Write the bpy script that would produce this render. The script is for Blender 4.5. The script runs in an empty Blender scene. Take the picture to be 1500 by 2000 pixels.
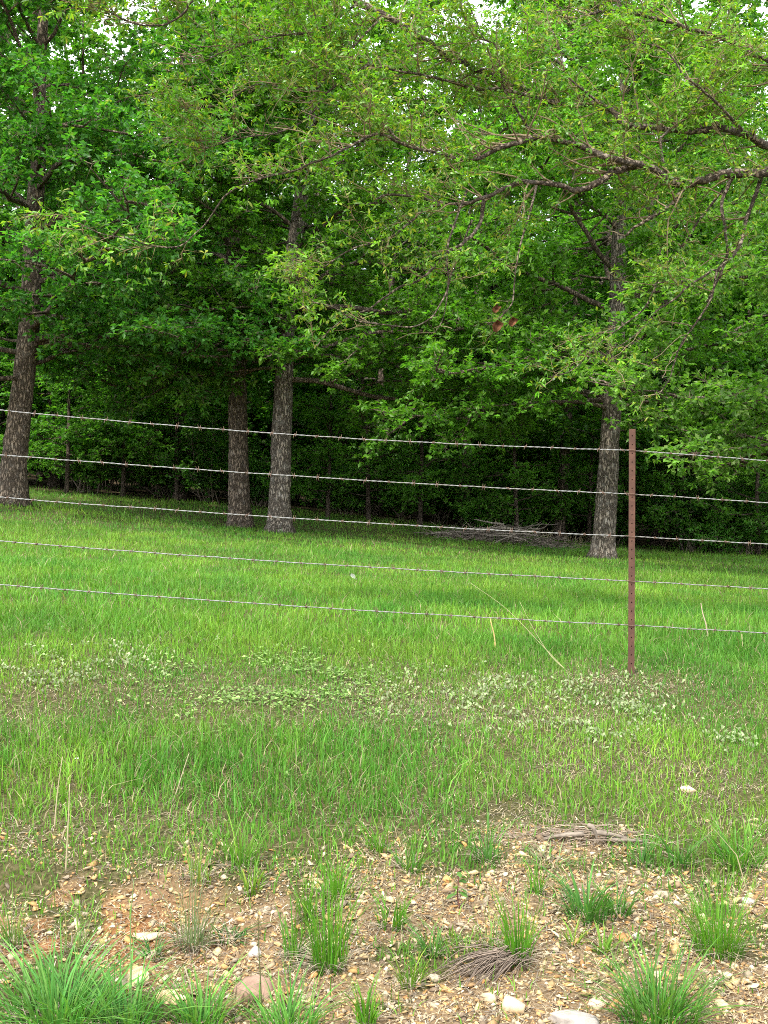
import bpy, math, random
import numpy as np
R = math.radians
scene = bpy.context.scene
COL = scene.collection

# ------------------------------------------------------------------ camera, sky, sun, exposure
F = 2140.0                 # focal length in photograph pixels (1500 x 2000)
CZ = 0.897                 # camera height above the foot of the steel post
cam_d = bpy.data.cameras.new('camera'); cam = bpy.data.objects.new('camera', cam_d); COL.objects.link(cam)
cam.location = (0, 0, CZ); cam.rotation_euler = (R(90), 0, 0)
cam_d.sensor_fit = 'VERTICAL'; cam_d.sensor_height = 36.0; cam_d.lens = 36.0 * F / 2000.0
cam_d.clip_start = 0.05; cam_d.clip_end = 3000
scene.camera = cam

SUN_ELEV, SUN_AZ = 58.0, -34.0          # azimuth of the sun seen from above, 0 = behind the camera, negative = towards the left
world = bpy.data.worlds.new('World'); scene.world = world; world.use_nodes = True
wn = world.node_tree.nodes; wl = world.node_tree.links
bg = wn['Background']; bg.inputs['Strength'].default_value = 0.15
sky = wn.new('ShaderNodeTexSky'); sky.sky_type = 'NISHITA'; sky.sun_disc = False
# direction from the ground towards the sun
sd = (math.sin(R(SUN_AZ)) * math.cos(R(SUN_ELEV)), -math.cos(R(SUN_AZ)) * math.cos(R(SUN_ELEV)), math.sin(R(SUN_ELEV)))
sky.sun_elevation = R(SUN_ELEV); sky.sun_rotation = math.atan2(sd[0], sd[1])
sky.air_density = 1.0; sky.dust_density = 3.0; sky.ozone_density = 1.0
wtc = wn.new('ShaderNodeTexCoord'); wno = wn.new('ShaderNodeTexNoise'); wno.inputs['Scale'].default_value = 2.2; wno.inputs['Detail'].default_value = 6
wl.new(wtc.outputs['Generated'], wno.inputs['Vector'])
wr = wn.new('ShaderNodeMapRange'); wr.inputs[1].default_value = .35; wr.inputs[2].default_value = .6; wr.inputs[3].default_value = .35; wr.inputs[4].default_value = .9; wl.new(wno.outputs[0], wr.inputs[0])
wm = wn.new('ShaderNodeMix'); wm.data_type = 'RGBA'; wm.inputs[7].default_value = (15.0, 15.4, 16.0, 1)
wl.new(wr.outputs[0], wm.inputs[0]); wl.new(sky.outputs[0], wm.inputs[6]); wl.new(wm.outputs[2], bg.inputs[0])
sun_d = bpy.data.lights.new('sun', 'SUN'); sun_d.energy = 3.7; sun_d.angle = R(2.0); sun_d.color = (1.0, 0.95, 0.86)
sun = bpy.data.objects.new('sun', sun_d); COL.objects.link(sun)
from mathutils import Vector
sun.rotation_euler = Vector(sd).to_track_quat('Z', 'Y').to_euler(); sun.location = (0, 0, 30)
vs = scene.view_settings
vs.view_transform = 'Standard'; vs.look = 'None'; vs.gamma = 1.0; vs.use_curve_mapping = False
vs.exposure = 0.78
scene.render.engine = 'CYCLES'
cy = scene.cycles
cy.max_bounces = 8; cy.diffuse_bounces = 7; cy.glossy_bounces = 2; cy.transmission_bounces = 7; cy.transparent_max_bounces = 4
cy.use_denoising = False
cy.caustics_reflective = False; cy.caustics_refractive = False
cy.filter_width = 1.0

# ------------------------------------------------------------------ helpers
def P(px, py, Y):
    return np.array([(px - 750.0) / F * Y, Y, CZ - (py - 1000.0) / F * Y])
def proj(x, y, z):
    return 750 + F * x / y, 1000 + F * (CZ - z) / y

def _hash(ix, iy, s):
    n = (ix.astype(np.int64) * 374761393 + iy.astype(np.int64) * 668265263 + s * 982451653) & 0xffffffff
    n = ((n ^ (n >> 13)) * 1274126177) & 0xffffffff
    return ((n ^ (n >> 16)) & 0xffff) / 65535.0
def vnoise(x, y, s=0):
    x = np.asarray(x, float); y = np.asarray(y, float)
    ix = np.floor(x); iy = np.floor(y); fx = x - ix; fy = y - iy
    fx = fx * fx * (3 - 2 * fx); fy = fy * fy * (3 - 2 * fy)
    a = _hash(ix, iy, s); b = _hash(ix + 1, iy, s); c = _hash(ix, iy + 1, s); d = _hash(ix + 1, iy + 1, s)
    return (a * (1 - fx) + b * fx) * (1 - fy) + (c * (1 - fx) + d * fx) * fy
def fnoise(x, y, s=0, o=3):
    v = 0; a = 0.5; t = 0
    for i in range(o):
        v = v + a * vnoise(x * 2 ** i, y * 2 ** i, s + i * 7); t += a; a *= 0.5
    return v / t
def sstep(a, b, x):
    t = np.clip((x - a) / (b - a), 0, 1); return t * t * (3 - 2 * t)

class Acc:
    """collects triangles with one colour per vertex and links them as one mesh"""
    def __init__(s): s.v = []; s.f = []; s.c = []; s.n = 0
    def add(s, v, f, c):
        v = np.asarray(v, float).reshape(-1, 3); f = np.asarray(f, np.int64).reshape(-1, 3)
        c = np.asarray(c, float)
        if c.ndim == 1: c = np.tile(c[:3], (len(v), 1))
        s.v.append(v); s.f.append(f + s.n); s.c.append(c[:, :3]); s.n += len(v)
    def mesh(s, name, mat=None, smooth=False):
        v = np.concatenate(s.v); f = np.concatenate(s.f); c = np.concatenate(s.c)
        me = bpy.data.meshes.new(name)
        me.vertices.add(len(v)); me.vertices.foreach_set('co', v.astype(np.float32).ravel())
        me.loops.add(len(f) * 3); me.loops.foreach_set('vertex_index', f.astype(np.int32).ravel())
        me.polygons.add(len(f)); me.polygons.foreach_set('loop_start', np.arange(0, len(f) * 3, 3, dtype=np.int32))
        me.polygons.foreach_set('loop_total', np.full(len(f), 3, dtype=np.int32))
        if smooth: me.polygons.foreach_set('use_smooth', np.ones(len(f), dtype=bool))
        at = me.color_attributes.new('tint', 'FLOAT_COLOR', 'POINT')
        rgba = np.ones((len(v), 4), np.float32); rgba[:, :3] = np.clip(c, 0, 1); at.data.foreach_set('color', rgba.ravel())
        me.update(calc_edges=True)
        if mat: me.materials.append(mat)
        return me
    def build(s, name, mat, parent=None, smooth=False):
        return link(name, s.mesh(name, mat, smooth), parent)

def link(name, me, parent=None, loc=None, stuff=False):
    o = bpy.data.objects.new(name, me); COL.objects.link(o)
    if parent is not None: o.parent = parent
    if loc is not None: o.location = loc
    if stuff: o['kind'] = 'stuff'
    return o
def tag(o, label, cat, group=None, kind=None):
    o['label'] = label
    if cat: o['category'] = cat
    if group: o['group'] = group
    if kind: o['kind'] = kind
    return o
def thing(name, label, cat, loc=(0, 0, 0), group=None):
    o = bpy.data.objects.new(name, None); COL.objects.link(o); o.location = tuple(float(a) for a in loc)
    o.empty_display_size = 0.1
    return tag(o, label, cat, group)

def catmull(pts, per=5):
    p = np.asarray(pts, float)
    if len(p) < 3: 
        t = np.linspace(0, 1, per + 1)[:, None]; return p[0] * (1 - t) + p[-1] * t
    q = np.vstack([2 * p[0] - p[1], p, 2 * p[-1] - p[-2]])
    out = []
    for i in range(len(p) - 1):
        a, b, c, d = q[i:i + 4]
        t = np.linspace(0, 1, per, endpoint=False)[:, None]
        out.append(0.5 * (2 * b + (c - a) * t + (2 * a - 5 * b + 4 * c - d) * t * t + (3 * b - a - 3 * c + d) * t ** 3))
    return np.vstack(out + [p[-1:]])

def norm(v):
    v = np.asarray(v, float); return v / np.maximum(np.linalg.norm(v, axis=-1, keepdims=True), 1e-9)

def tube(acc, pts, rad, n=6, col=(.2, .2, .2), rough=0.0, rng=None, cap=True):
    p = np.asarray(pts, float); m = len(p); rad = np.broadcast_to(np.asarray(rad, float), (m,))
    d = norm(np.gradient(p, axis=0))
    ref = np.array([0.0, 0, 1]) if abs(d[:, 2]).mean() < 0.8 else np.array([1.0, 0.1, 0])
    u = norm(np.cross(d, ref)); w = np.cross(d, u)
    a = np.linspace(0, 2 * math.pi, n, endpoint=False)
    rr = rad[:, None] * np.ones((m, n))
    if rough and rng is not None: rr = rr * (1 + rng.normal(0, rough, (m, n)))
    v = p[:, None, :] + rr[..., None] * (np.cos(a)[None, :, None] * u[:, None, :] + np.sin(a)[None, :, None] * w[:, None, :])
    i = np.arange(m - 1)[:, None] * n; j = np.arange(n)[None, :]; k = (j + 1) % n
    q0 = i + j; q1 = i + k; q2 = i + n + k; q3 = i + n + j
    f = np.concatenate([np.stack([q0, q1, q2], -1).reshape(-1, 3), np.stack([q0, q2, q3], -1).reshape(-1, 3)])
    v = v.reshape(-1, 3)
    if cap:
        v = np.vstack([v, p[:1], p[-1:]]); b = m * n
        jj = np.arange(n); kk = (jj + 1) % n
        f = np.vstack([f, np.stack([np.full(n, b), kk, jj], -1), np.stack([np.full(n, b + 1), (m - 1) * n + jj, (m - 1) * n + kk], -1)])
    acc.add(v, f, col)

def leaves(acc, p, d, nrm, L, W, col, bend=0.15, fold=0.12):
    """two-triangle folded leaves"""
    d = norm(d); s = norm(np.cross(d, nrm)); nn = np.cross(s, d)
    L = np.asarray(L)[:, None]; W = np.asarray(W)[:, None]
    mid = p + d * L * 0.55
    a = p; b = mid + s * W * 0.5 + nn * W * fold; c = p + d * L - nn * L * bend; e = mid - s * W * 0.5 + nn * W * fold
    k = len(p); v = np.stack([a, b, c, e], 1).reshape(-1, 3)
    i = np.arange(k)[:, None] * 4
    f = np.stack([i + [0, 1, 2], i + [0, 2, 3]], 1).reshape(-1, 3)
    acc.add(v, f, np.repeat(col, 4, axis=0))

def long_leaves(acc, p, d, nrm, L, W, col, bend=0.3):
    """five-triangle narrow leaves, widest beyond the middle, curving down"""
    d = norm(d); s = norm(np.cross(d, nrm)); nn = np.cross(s, d)
    L = np.asarray(L)[:, None]; W = np.asarray(W)[:, None]; bd = bend * np.ones((len(p), 1)) if np.isscalar(bend) else np.asarray(bend)[:, None]
    def at(t, w, side): return p + d * L * t - nn * L * bd * t * t + s * W * w * side + nn * W * abs(w) * 0.25
    v = np.stack([p, at(.4, .32, 1), at(.4, .32, -1), at(.72, .5, 1), at(.72, .5, -1), at(1., 0, 1)], 1).reshape(-1, 3)
    i = np.arange(len(p))[:, None] * 6
    f = np.stack([i + [0, 1, 2], i + [1, 3, 4], i + [1, 4, 2], i + [3, 5, 4]], 1).reshape(-1, 3)
    acc.add(v, f, np.repeat(col, 6, axis=0))

def blades(acc, p, az, h, w, lean, col, seg=2, tipcol=None):
    """grass blades: p base points, az lean direction, lean = horizontal reach / height"""
    k = len(p); dirh = np.stack([np.cos(az), np.sin(az), np.zeros(k)], -1)
    fa = az + math.pi / 2 + 0.7 * np.sin(az * 7.3); s = np.stack([np.cos(fa), np.sin(fa), np.zeros(k)], -1)
    h = h[:, None]; w = w[:, None]; lean = lean[:, None]; up = np.array([0, 0, 1.0])
    rows = []; cols = []
    tc = col if tipcol is None else tipcol
    for i in range(seg):
        t = i / seg
        c = p + up * h * (t - 0.22 * lean * t * t) + dirh * h * lean * t * t
        ww = w * (1 - 0.55 * t) * 0.5
        rows += [c - s * ww, c + s * ww]; cc = col * (1 - t) + tc * t; cols += [cc, cc]
    rows.append(p + up * h * (1 - 0.22 * lean) + dirh * h * lean); cols.append(tc)
    n = 2 * seg + 1
    v = np.stack(rows, 1).reshape(-1, 3); cv = np.stack(cols, 1).reshape(-1, 3)
    base = np.arange(k)[:, None] * n; f = []
    for i in range(seg - 1):
        f += [base + [2 * i, 2 * i + 1, 2 * i + 3], base + [2 * i, 2 * i + 3, 2 * i + 2]]
    f.append(base + [2 * seg - 2, 2 * seg - 1, 2 * seg])
    acc.add(v, np.stack(f, 1).reshape(-1, 3), cv)

# ------------------------------------------------------------------ materials
def nt(name):
    m = bpy.data.materials.new(name); m.use_nodes = True
    return m, m.node_tree.nodes, m.node_tree.links, m.node_tree.nodes['Principled BSDF']
def leafmat(name, trans=0.48, rough=0.45, spec=0.35, tcol=(1.3, 1.6, 0.5)):
    m, n, l, b = nt(name)
    a = n.new('ShaderNodeAttribute'); a.attribute_name = 'tint'
    l.new(a.outputs['Color'], b.inputs['Base Color'])
    b.inputs['Roughness'].default_value = rough; b.inputs['Specular IOR Level'].default_value = spec
    t = n.new('ShaderNodeBsdfTranslucent'); mx = n.new('ShaderNodeMixShader'); mx.inputs[0].default_value = trans
    mul = n.new('ShaderNodeMix'); mul.data_type = 'RGBA'; mul.blend_type = 'MULTIPLY'; mul.inputs[0].default_value = 1
    mul.inputs[7].default_value = (*tcol, 1); l.new(a.outputs['Color'], mul.inputs[6]); l.new(mul.outputs[2], t.inputs['Color'])
    l.new(b.outputs[0], mx.inputs[1]); l.new(t.outputs[0], mx.inputs[2]); l.new(mx.outputs[0], n['Material Output'].inputs[0])
    return m
def tintmat(name, rough=0.85, nscale=60, namt=0.35, bump=0.3, bdist=0.002, spec=0.25, stretch=(1, 1, 1), metallic=0.0):
    m, n, l, b = nt(name)
    a = n.new('ShaderNodeAttribute'); a.attribute_name = 'tint'
    tc = n.new('ShaderNodeTexCoord'); mp = n.new('ShaderNodeMapping'); mp.inputs['Scale'].default_value = stretch
    l.new(tc.outputs['Object'], mp.inputs[0])
    no = n.new('ShaderNodeTexNoise'); no.inputs['Scale'].default_value = nscale; no.inputs['Detail'].default_value = 6; no.inputs['Roughness'].default_value = .65
    l.new(mp.outputs[0], no.inputs['Vector'])
    r = n.new('ShaderNodeMapRange'); r.inputs[1].default_value = .3; r.inputs[2].default_value = .7
    r.inputs[3].default_value = 1 - namt; r.inputs[4].default_value = 1 + namt; l.new(no.outputs[0], r.inputs[0])
    mul = n.new('ShaderNodeVectorMath'); mul.operation = 'SCALE'
    l.new(a.outputs['Color'], mul.inputs[0]); l.new(r.outputs[0], mul.inputs['Scale']); l.new(mul.outputs[0], b.inputs['Base Color'])
    b.inputs['Roughness'].default_value = rough; b.inputs['Specular IOR Level'].default_value = spec; b.inputs['Metallic'].default_value = metallic
    bp = n.new('ShaderNodeBump'); bp.inputs['Strength'].default_value = bump; bp.inputs['Distance'].default_value = bdist
    l.new(no.outputs[0], bp.inputs['Height']); l.new(bp.outputs[0], b.inputs['Normal'])
    return m
def barkmat(name, dark, mid, pale, lichen=0.5, zs=.28):
    m, n, l, b = nt(name)
    tc = n.new('ShaderNodeTexCoord'); mp = n.new('ShaderNodeMapping'); mp.inputs['Scale'].default_value = (1, 1, zs)
    l.new(tc.outputs['Object'], mp.inputs[0])
    vo = n.new('ShaderNodeTexVoronoi'); vo.feature = 'DISTANCE_TO_EDGE'; vo.inputs['Scale'].default_value = 26
    no = n.new('ShaderNodeTexNoise'); no.inputs['Scale'].default_value = 14; no.inputs['Detail'].default_value = 8; no.inputs['Roughness'].default_value = .7
    dis = n.new('ShaderNodeMix'); dis.data_type = 'RGBA'; dis.inputs[0].default_value = .12
    l.new(mp.outputs[0], dis.inputs[6]); l.new(no.outputs['Color'], dis.inputs[7]); l.new(mp.outputs[0], no.inputs['Vector']); l.new(dis.outputs[2], vo.inputs['Vector'])
    r = n.new('ShaderNodeMapRange'); r.inputs[1].default_value = 0; r.inputs[2].default_value = .22; l.new(vo.outputs['Distance'], r.inputs[0])
    c1 = n.new('ShaderNodeMix'); c1.data_type = 'RGBA'; c1.inputs[6].default_value = (*dark, 1); c1.inputs[7].default_value = (*mid, 1); l.new(r.outputs[0], c1.inputs[0])
    n2 = n.new('ShaderNodeTexNoise'); n2.inputs['Scale'].default_value = 9; n2.inputs['Detail'].default_value = 9; n2.inputs['Roughness'].default_value = .75; l.new(tc.outputs['Object'], n2.inputs['Vector'])
    r2 = n.new('ShaderNodeMapRange'); r2.inputs[1].default_value = .52; r2.inputs[2].default_value = .66; r2.inputs[4].default_value = lichen; l.new(n2.outputs[0], r2.inputs[0])
    c2 = n.new('ShaderNodeMix'); c2.data_type = 'RGBA'; c2.inputs[7].default_value = (*pale, 1); l.new(r2.outputs[0], c2.inputs[0]); l.new(c1.outputs[2], c2.inputs[6])
    l.new(c2.outputs[2], b.inputs['Base Color']); b.inputs['Roughness'].default_value = .95; b.inputs['Specular IOR Level'].default_value = .1
    bp = n.new('ShaderNodeBump'); bp.inputs['Strength'].default_value = .9; bp.inputs['Distance'].default_value = .03
    ad = n.new('ShaderNodeMath'); ad.inputs[1].default_value = .4; ad.operation = 'MULTIPLY_ADD'; l.new(no.outputs[0], ad.inputs[0]); l.new(r.outputs[0], ad.inputs[2])
    l.new(ad.outputs[0], bp.inputs['Height']); l.new(bp.outputs[0], b.inputs['Normal'])
    return m

M = {}
M['leaf'] = leafmat('oak_leaf')
M['near_leaf'] = leafmat('young_oak_leaf', .42, .42, .4)
M['grass'] = leafmat('grass_blade', .35, .5, .2, (1.1, 1.25, .45))
M['dry'] = leafmat('dry_stem', .12, .8, .15, (1, 1, 1))
M['bark'] = barkmat('oak_bark', (.07, .054, .040), (.25, .195, .145), (.33, .30, .26), .55)
M['bark_pale'] = barkmat('grey_oak_bark', (.075, .062, .050), (.29, .245, .195), (.40, .38, .34), .75)
M['bark_dark'] = barkmat('dark_forest_bark', (.055, .043, .034), (.20, .155, .12), (.28, .26, .22), .3)
M['limb'] = barkmat('limb_bark', (.06, .046, .036), (.23, .185, .14), (.36, .33, .28), .5, 1.0)
M['twig'] = tintmat('twig_bark', .9, 40, .35, .4, .003)
M['stone'] = tintmat('chert_stone', .85, 45, .25, .6, .004)
M['pebble'] = tintmat('chert_pebble', .85, 90, .25, .4, .002)
M['brush'] = tintmat('dead_brush', .9, 30, .4, .3, .003)

# ------------------------------------------------------------------ terrain
ctrl = []
for px_, py_, Y_ in [(25, 985, 20), (545, 1040, 21), (468, 1031, 22), (1175, 1092, 20.5), (60, 955, 26), (400, 985, 26), (620, 1004, 26), (850, 1028, 26),
                     (1100, 1062, 26), (1300, 1077, 26), (1500, 1080, 26)]:
    p = P(px_, py_, Y_); ctrl.append(tuple(p))
for x_ in (-6, -2.1, 1.353, 2.1, 6): ctrl.append((x_, 6, -0.064 * (x_ - 1.353)))
for y_, z_ in [(5, -.115), (4.2, -.25), (3.6, -.38), (3.0, -.525), (2.4, -.63), (1.4, -.69), (0, -.7), (-2, -.7)]:
    for x_ in (-5, 0, 5): ctrl.append((x_, y_, z_ - 0.05 * x_ * min(1, y_ / 4)))
for x_, z_ in [(-14, .95), (-5, .52), (0, .17), (5, -.14), (12, -.3)]: ctrl.append((x_, 12, z_))
for x_, z_ in [(-25, 2.6), (-10, 1.9), (0, .95), (8, .15), (25, -.2)]: ctrl.append((x_, 36, z_))
for x_, z_ in [(-40, 4), (-15, 2.6), (0, 1.5), (15, .5), (40, 0)]: ctrl.append((x_, 60, z_))
ctrl = np.array(ctrl)
def _fit():
    n = len(ctrl); A = np.zeros((n + 3, n + 3)); d = np.hypot(ctrl[:, None, 0] - ctrl[None, :, 0], ctrl[:, None, 1] - ctrl[None, :, 1])
    A[:n, :n] = -d + 0.0 + np.eye(n) * 0.05
    Pm = np.c_[np.ones(n), ctrl[:, :2]]; A[:n, n:] = Pm; A[n:, :n] = Pm.T
    return np.linalg.solve(A, np.r_[ctrl[:, 2], 0, 0, 0])
_w = _fit()
def hbase(x, y):
    x = np.clip(np.asarray(x, float), -40, 40); y = np.clip(np.asarray(y, float), -2, 60)
    sh = x.shape; x = x.ravel(); y = y.ravel(); out = np.empty(len(x))
    for i in range(0, len(x), 20000):
        a = x[i:i + 20000]; b = y[i:i + 20000]
        d = np.hypot(a[:, None] - ctrl[None, :, 0], b[:, None] - ctrl[None, :, 1])
        out[i:i + 20000] = -d @ _w[:-3] + _w[-3] + _w[-2] * a + _w[-1] * b
    return out.reshape(sh)
def hgt(x, y):
    x = np.asarray(x, float); y = np.asarray(y, float)
    z = hbase(x, y) + 6.5 * sstep(44, 80, y)
    near = 1 - sstep(8, 12, y)
    z = z + near * 0.05 * (fnoise(x * 1.1, y * 1.1, 3) - .5) + near * .022 * (fnoise(x * 5, y * 5, 9) - .5)
    # eroded lip of the bank above the bare scrape at the left
    m = (1 - sstep(-.55, -.15, x)) * (1 - sstep(4.6, 5.0, y))
    lip = 3.62 + .10 * (fnoise(x * 2.5, x * 0 + 3.1, 21) - .5)
    z = z + m * (0.05 * sstep(lip - .05, lip + .06, y) - 0.03) 
    return z
def P_ground(px, py):
    """the point where the ray through this photograph pixel meets the ground"""
    Y = np.linspace(2.2, 34, 3000); x = (px - 750) / F * Y; z = CZ - (py - 1000) / F * Y
    h = hgt(x, Y); k = np.argmax(z < h)
    if not (z < h).any(): k = len(Y) - 1
    return np.array([x[k], Y[k], h[k]])

BLOBS = [(50, 1400, 120, 50, .45), (160, 1345, 130, 35, .3), (1010, 1420, 220, 55, .45), (1180, 1330, 90, 25, .55), (1230, 1500, 130, 35, .35),
         (1150, 1640, 190, 40, .5), (620, 1370, 160, 45, .30), (1420, 1540, 100, 40, .55), (900, 1545, 120, 35, .3), (300, 1600, 60, 30, .4),
         (1010, 1590, 80, 22, .6), (820, 1375, 160, 35, .35), (60, 1640, 120, 40, .4), (1080, 1500, 50, 15, .5), (1290, 1345, 60, 18, .45)]
ADD = [(470, 1660, 60, 70, .45), (300, 1650, 60, 30, .3), (1400, 1650, 120, 45, .5), (560, 1640, 80, 30, .3), (40, 1700, 60, 60, .35), (880, 1640, 60, 40, .3), (1000, 1670, 90, 30, .35), (1180, 1690, 120, 25, .3), (1300, 1700, 120, 40, .35), (700, 1690, 60, 50, .3), (1440, 1720, 70, 40, .3), (600, 1700, 50, 60, .3), (40, 1930, 120, 60, .6), (230, 1985, 150, 30, .6), (450, 1990, 150, 18, .4)]
def cover(px, py, x, y):
    """how much grass grows (0..1)"""
    d = 1 - .95 * sstep(1555, 1800, py + 40 * (fnoise(x * 3, y * 3, 31) - .5) + np.clip((px - 700) / 800, -.4, 1) * 20)
    d = d * (1 - .15 * sstep(1270, 1330, py) * (1 - sstep(1400, 1430, py)))
    for cx, cy_, rx, ry, a in BLOBS:
        d = d - a * np.exp(-((px - cx) / rx) ** 2 - ((py - cy_) / ry) ** 2)
    d = d - .6 * sstep(1450, 1620, py) * (fnoise(x * 4.5, y * 4.5, 77) - .38) * 1.5
    for cx, cy_, rx, ry, a in ADD:
        d = d + a * np.exp(-((px - cx) / rx) ** 2 - ((py - cy_) / ry) ** 2)
    d = d + .7 * sstep(.52, .66, fnoise(x * 4.2, y * 4.2, 205)) * sstep(1600, 1680, py)
    return np.clip(d, 0.08, 1)

def axis(lo, hi, step, far, grow=1.18):
    a = list(np.arange(lo, hi + 1e-6, step)); s = step; v = hi
    while v < far: s *= grow; v += s; a.append(v)
    s = step; v = lo
    while v > -far: s *= grow; v -= s; a.insert(0, v)
    return np.array(a)
gx = axis(-2.6, 2.9, .034, 900); gy = axis(2.4, 8.0, .034, 900)
GX, GY = np.meshgrid(gx, gy); GZ = hgt(GX, GY)
ppx, ppy = proj(GX, np.maximum(GY, .5), GZ)
cv = cover(ppx, ppy, GX, GY); cv = np.where(GY > 6.5, 1, cv); cv = np.where(GY < 2.4, .1, cv); cv = np.maximum(cv, .8 * (1 - sstep(1560, 1660, ppy)))
wood = sstep(25.0, 27.5, GY + 1.5 * (fnoise(GX * .5, GY * .5, 5) - .5) - .10 * np.clip(GX, -10, 8))
GZ = GZ + (1 - sstep(.3, .7, cv)) * (1 - sstep(8, 9, GY)) * .012 * (fnoise(GX * 22, GY * 22, 55) - .5)
clay = np.clip(1.3 * np.exp(-((ppx - 190) / 210) ** 2 - ((ppy - 1835) / 75) ** 2) * (.4 + fnoise(GX * 6, GY * 6, 91)), 0, 1)
acc = Acc(); nx, ny = len(gx), len(gy)
i = (np.arange(ny - 1)[:, None] * nx + np.arange(nx - 1)[None, :])
f = np.concatenate([np.stack([i, i + 1, i + nx + 1], -1).reshape(-1, 3), np.stack([i, i + nx + 1, i + nx], -1).reshape(-1, 3)])
acc.add(np.stack([GX, GY, GZ], -1).reshape(-1, 3), f, np.stack([cv, wood, clay], -1).reshape(-1, 3))
m, n, l, b = nt('ground_soil')
a = n.new('ShaderNodeAttribute'); a.attribute_name = 'tint'; sp = n.new('ShaderNodeSeparateColor'); l.new(a.outputs['Color'], sp.inputs[0])
tc = n.new('ShaderNodeTexCoord')
def ramp(stops):
    r = n.new('ShaderNodeValToRGB'); e = r.color_ramp.elements
    e[0].position, e[0].color = stops[0][0], (*stops[0][1], 1); e[1].position, e[1].color = stops[-1][0], (*stops[-1][1], 1)
    for p_, c_ in stops[1:-1]: q = e.new(p_); q.color = (*c_, 1)
    return r
def noise(s, d=6, ro=.65):
    q = n.new('ShaderNodeTexNoise'); q.inputs['Scale'].default_value = s; q.inputs['Detail'].default_value = d; q.inputs['Roughness'].default_value = ro
    l.new(tc.outputs['Object'], q.inputs['Vector']); return q
def mix(f_, a_, b_):
    q = n.new('ShaderNodeMix'); q.data_type = 'RGBA'
    l.new(f_, q.inputs[0]); l.new(a_, q.inputs[6]); l.new(b_, q.inputs[7]); return q.outputs[2]
n1 = noise(9); n2 = noise(70, 8, .7); n3 = noise(2.2)
soil = ramp([(.3, (.10, .064, .034)), (.5, (.20, .137, .076)), (.7, (.31, .23, .14))]); l.new(n2.outputs[0], soil.inputs[0])
duff = ramp([(.3, (.032, .035, .012)), (.5, (.075, .07, .028)), (.72, (.17, .14, .075))]); l.new(n2.outputs[0], duff.inputs[0])
litter = ramp([(.3, (.035, .025, .016)), (.55, (.10, .07, .045)), (.75, (.19, .14, .09))]); l.new(n2.outputs[0], litter.inputs[0])
rr = n.new('ShaderNodeMapRange'); rr.inputs[1].default_value = .12; rr.inputs[2].default_value = .5; l.new(sp.outputs[0], rr.inputs[0])
cly = ramp([(.3, (.12, .05, .018)), (.5, (.24, .11, .042)), (.7, (.33, .17, .075))]); l.new(n2.outputs[0], cly.inputs[0])
c1 = mix(rr.outputs[0], mix(sp.outputs[2], soil.outputs[0], cly.outputs[0]), duff.outputs[0]); c2 = mix(sp.outputs[1], c1, litter.outputs[0])
l.new(c2, b.inputs['Base Color']); b.inputs['Roughness'].default_value = .97; b.inputs['Specular IOR Level'].default_value = .1
bp = n.new('ShaderNodeBump'); bp.inputs['Strength'].default_value = .8; bp.inputs['Distance'].default_value = .02; l.new(n2.outputs[0], bp.inputs['Height']); l.new(bp.outputs[0], b.inputs['Normal'])
g = acc.build('ground', m, None, True); g['kind'] = 'structure'; g['label'] = 'grassy ground rising to the left, bare gravelly soil nearest the road'

# ------------------------------------------------------------------ trees
def limb_path(rng, start, az, el, L, droop=.03, n_=8, wob=.16, el_min=-9):
    p = np.array(start, float); out = [p.copy()]
    for i_ in range(n_):
        d = np.array([math.cos(az) * math.cos(el), math.sin(az) * math.cos(el), math.sin(el)])
        p = p + d * L / n_; out.append(p.copy())
        az += rng.normal(0, wob); el = max(el + rng.normal(-droop, wob * .7), el_min)
    return np.array(out)
def along(path, t):
    k = t * (len(path) - 1); i_ = min(int(k), len(path) - 2); f_ = k - i_
    return path[i_] * (1 - f_) + path[i_ + 1] * f_, norm(path[i_ + 1] - path[i_])

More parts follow.
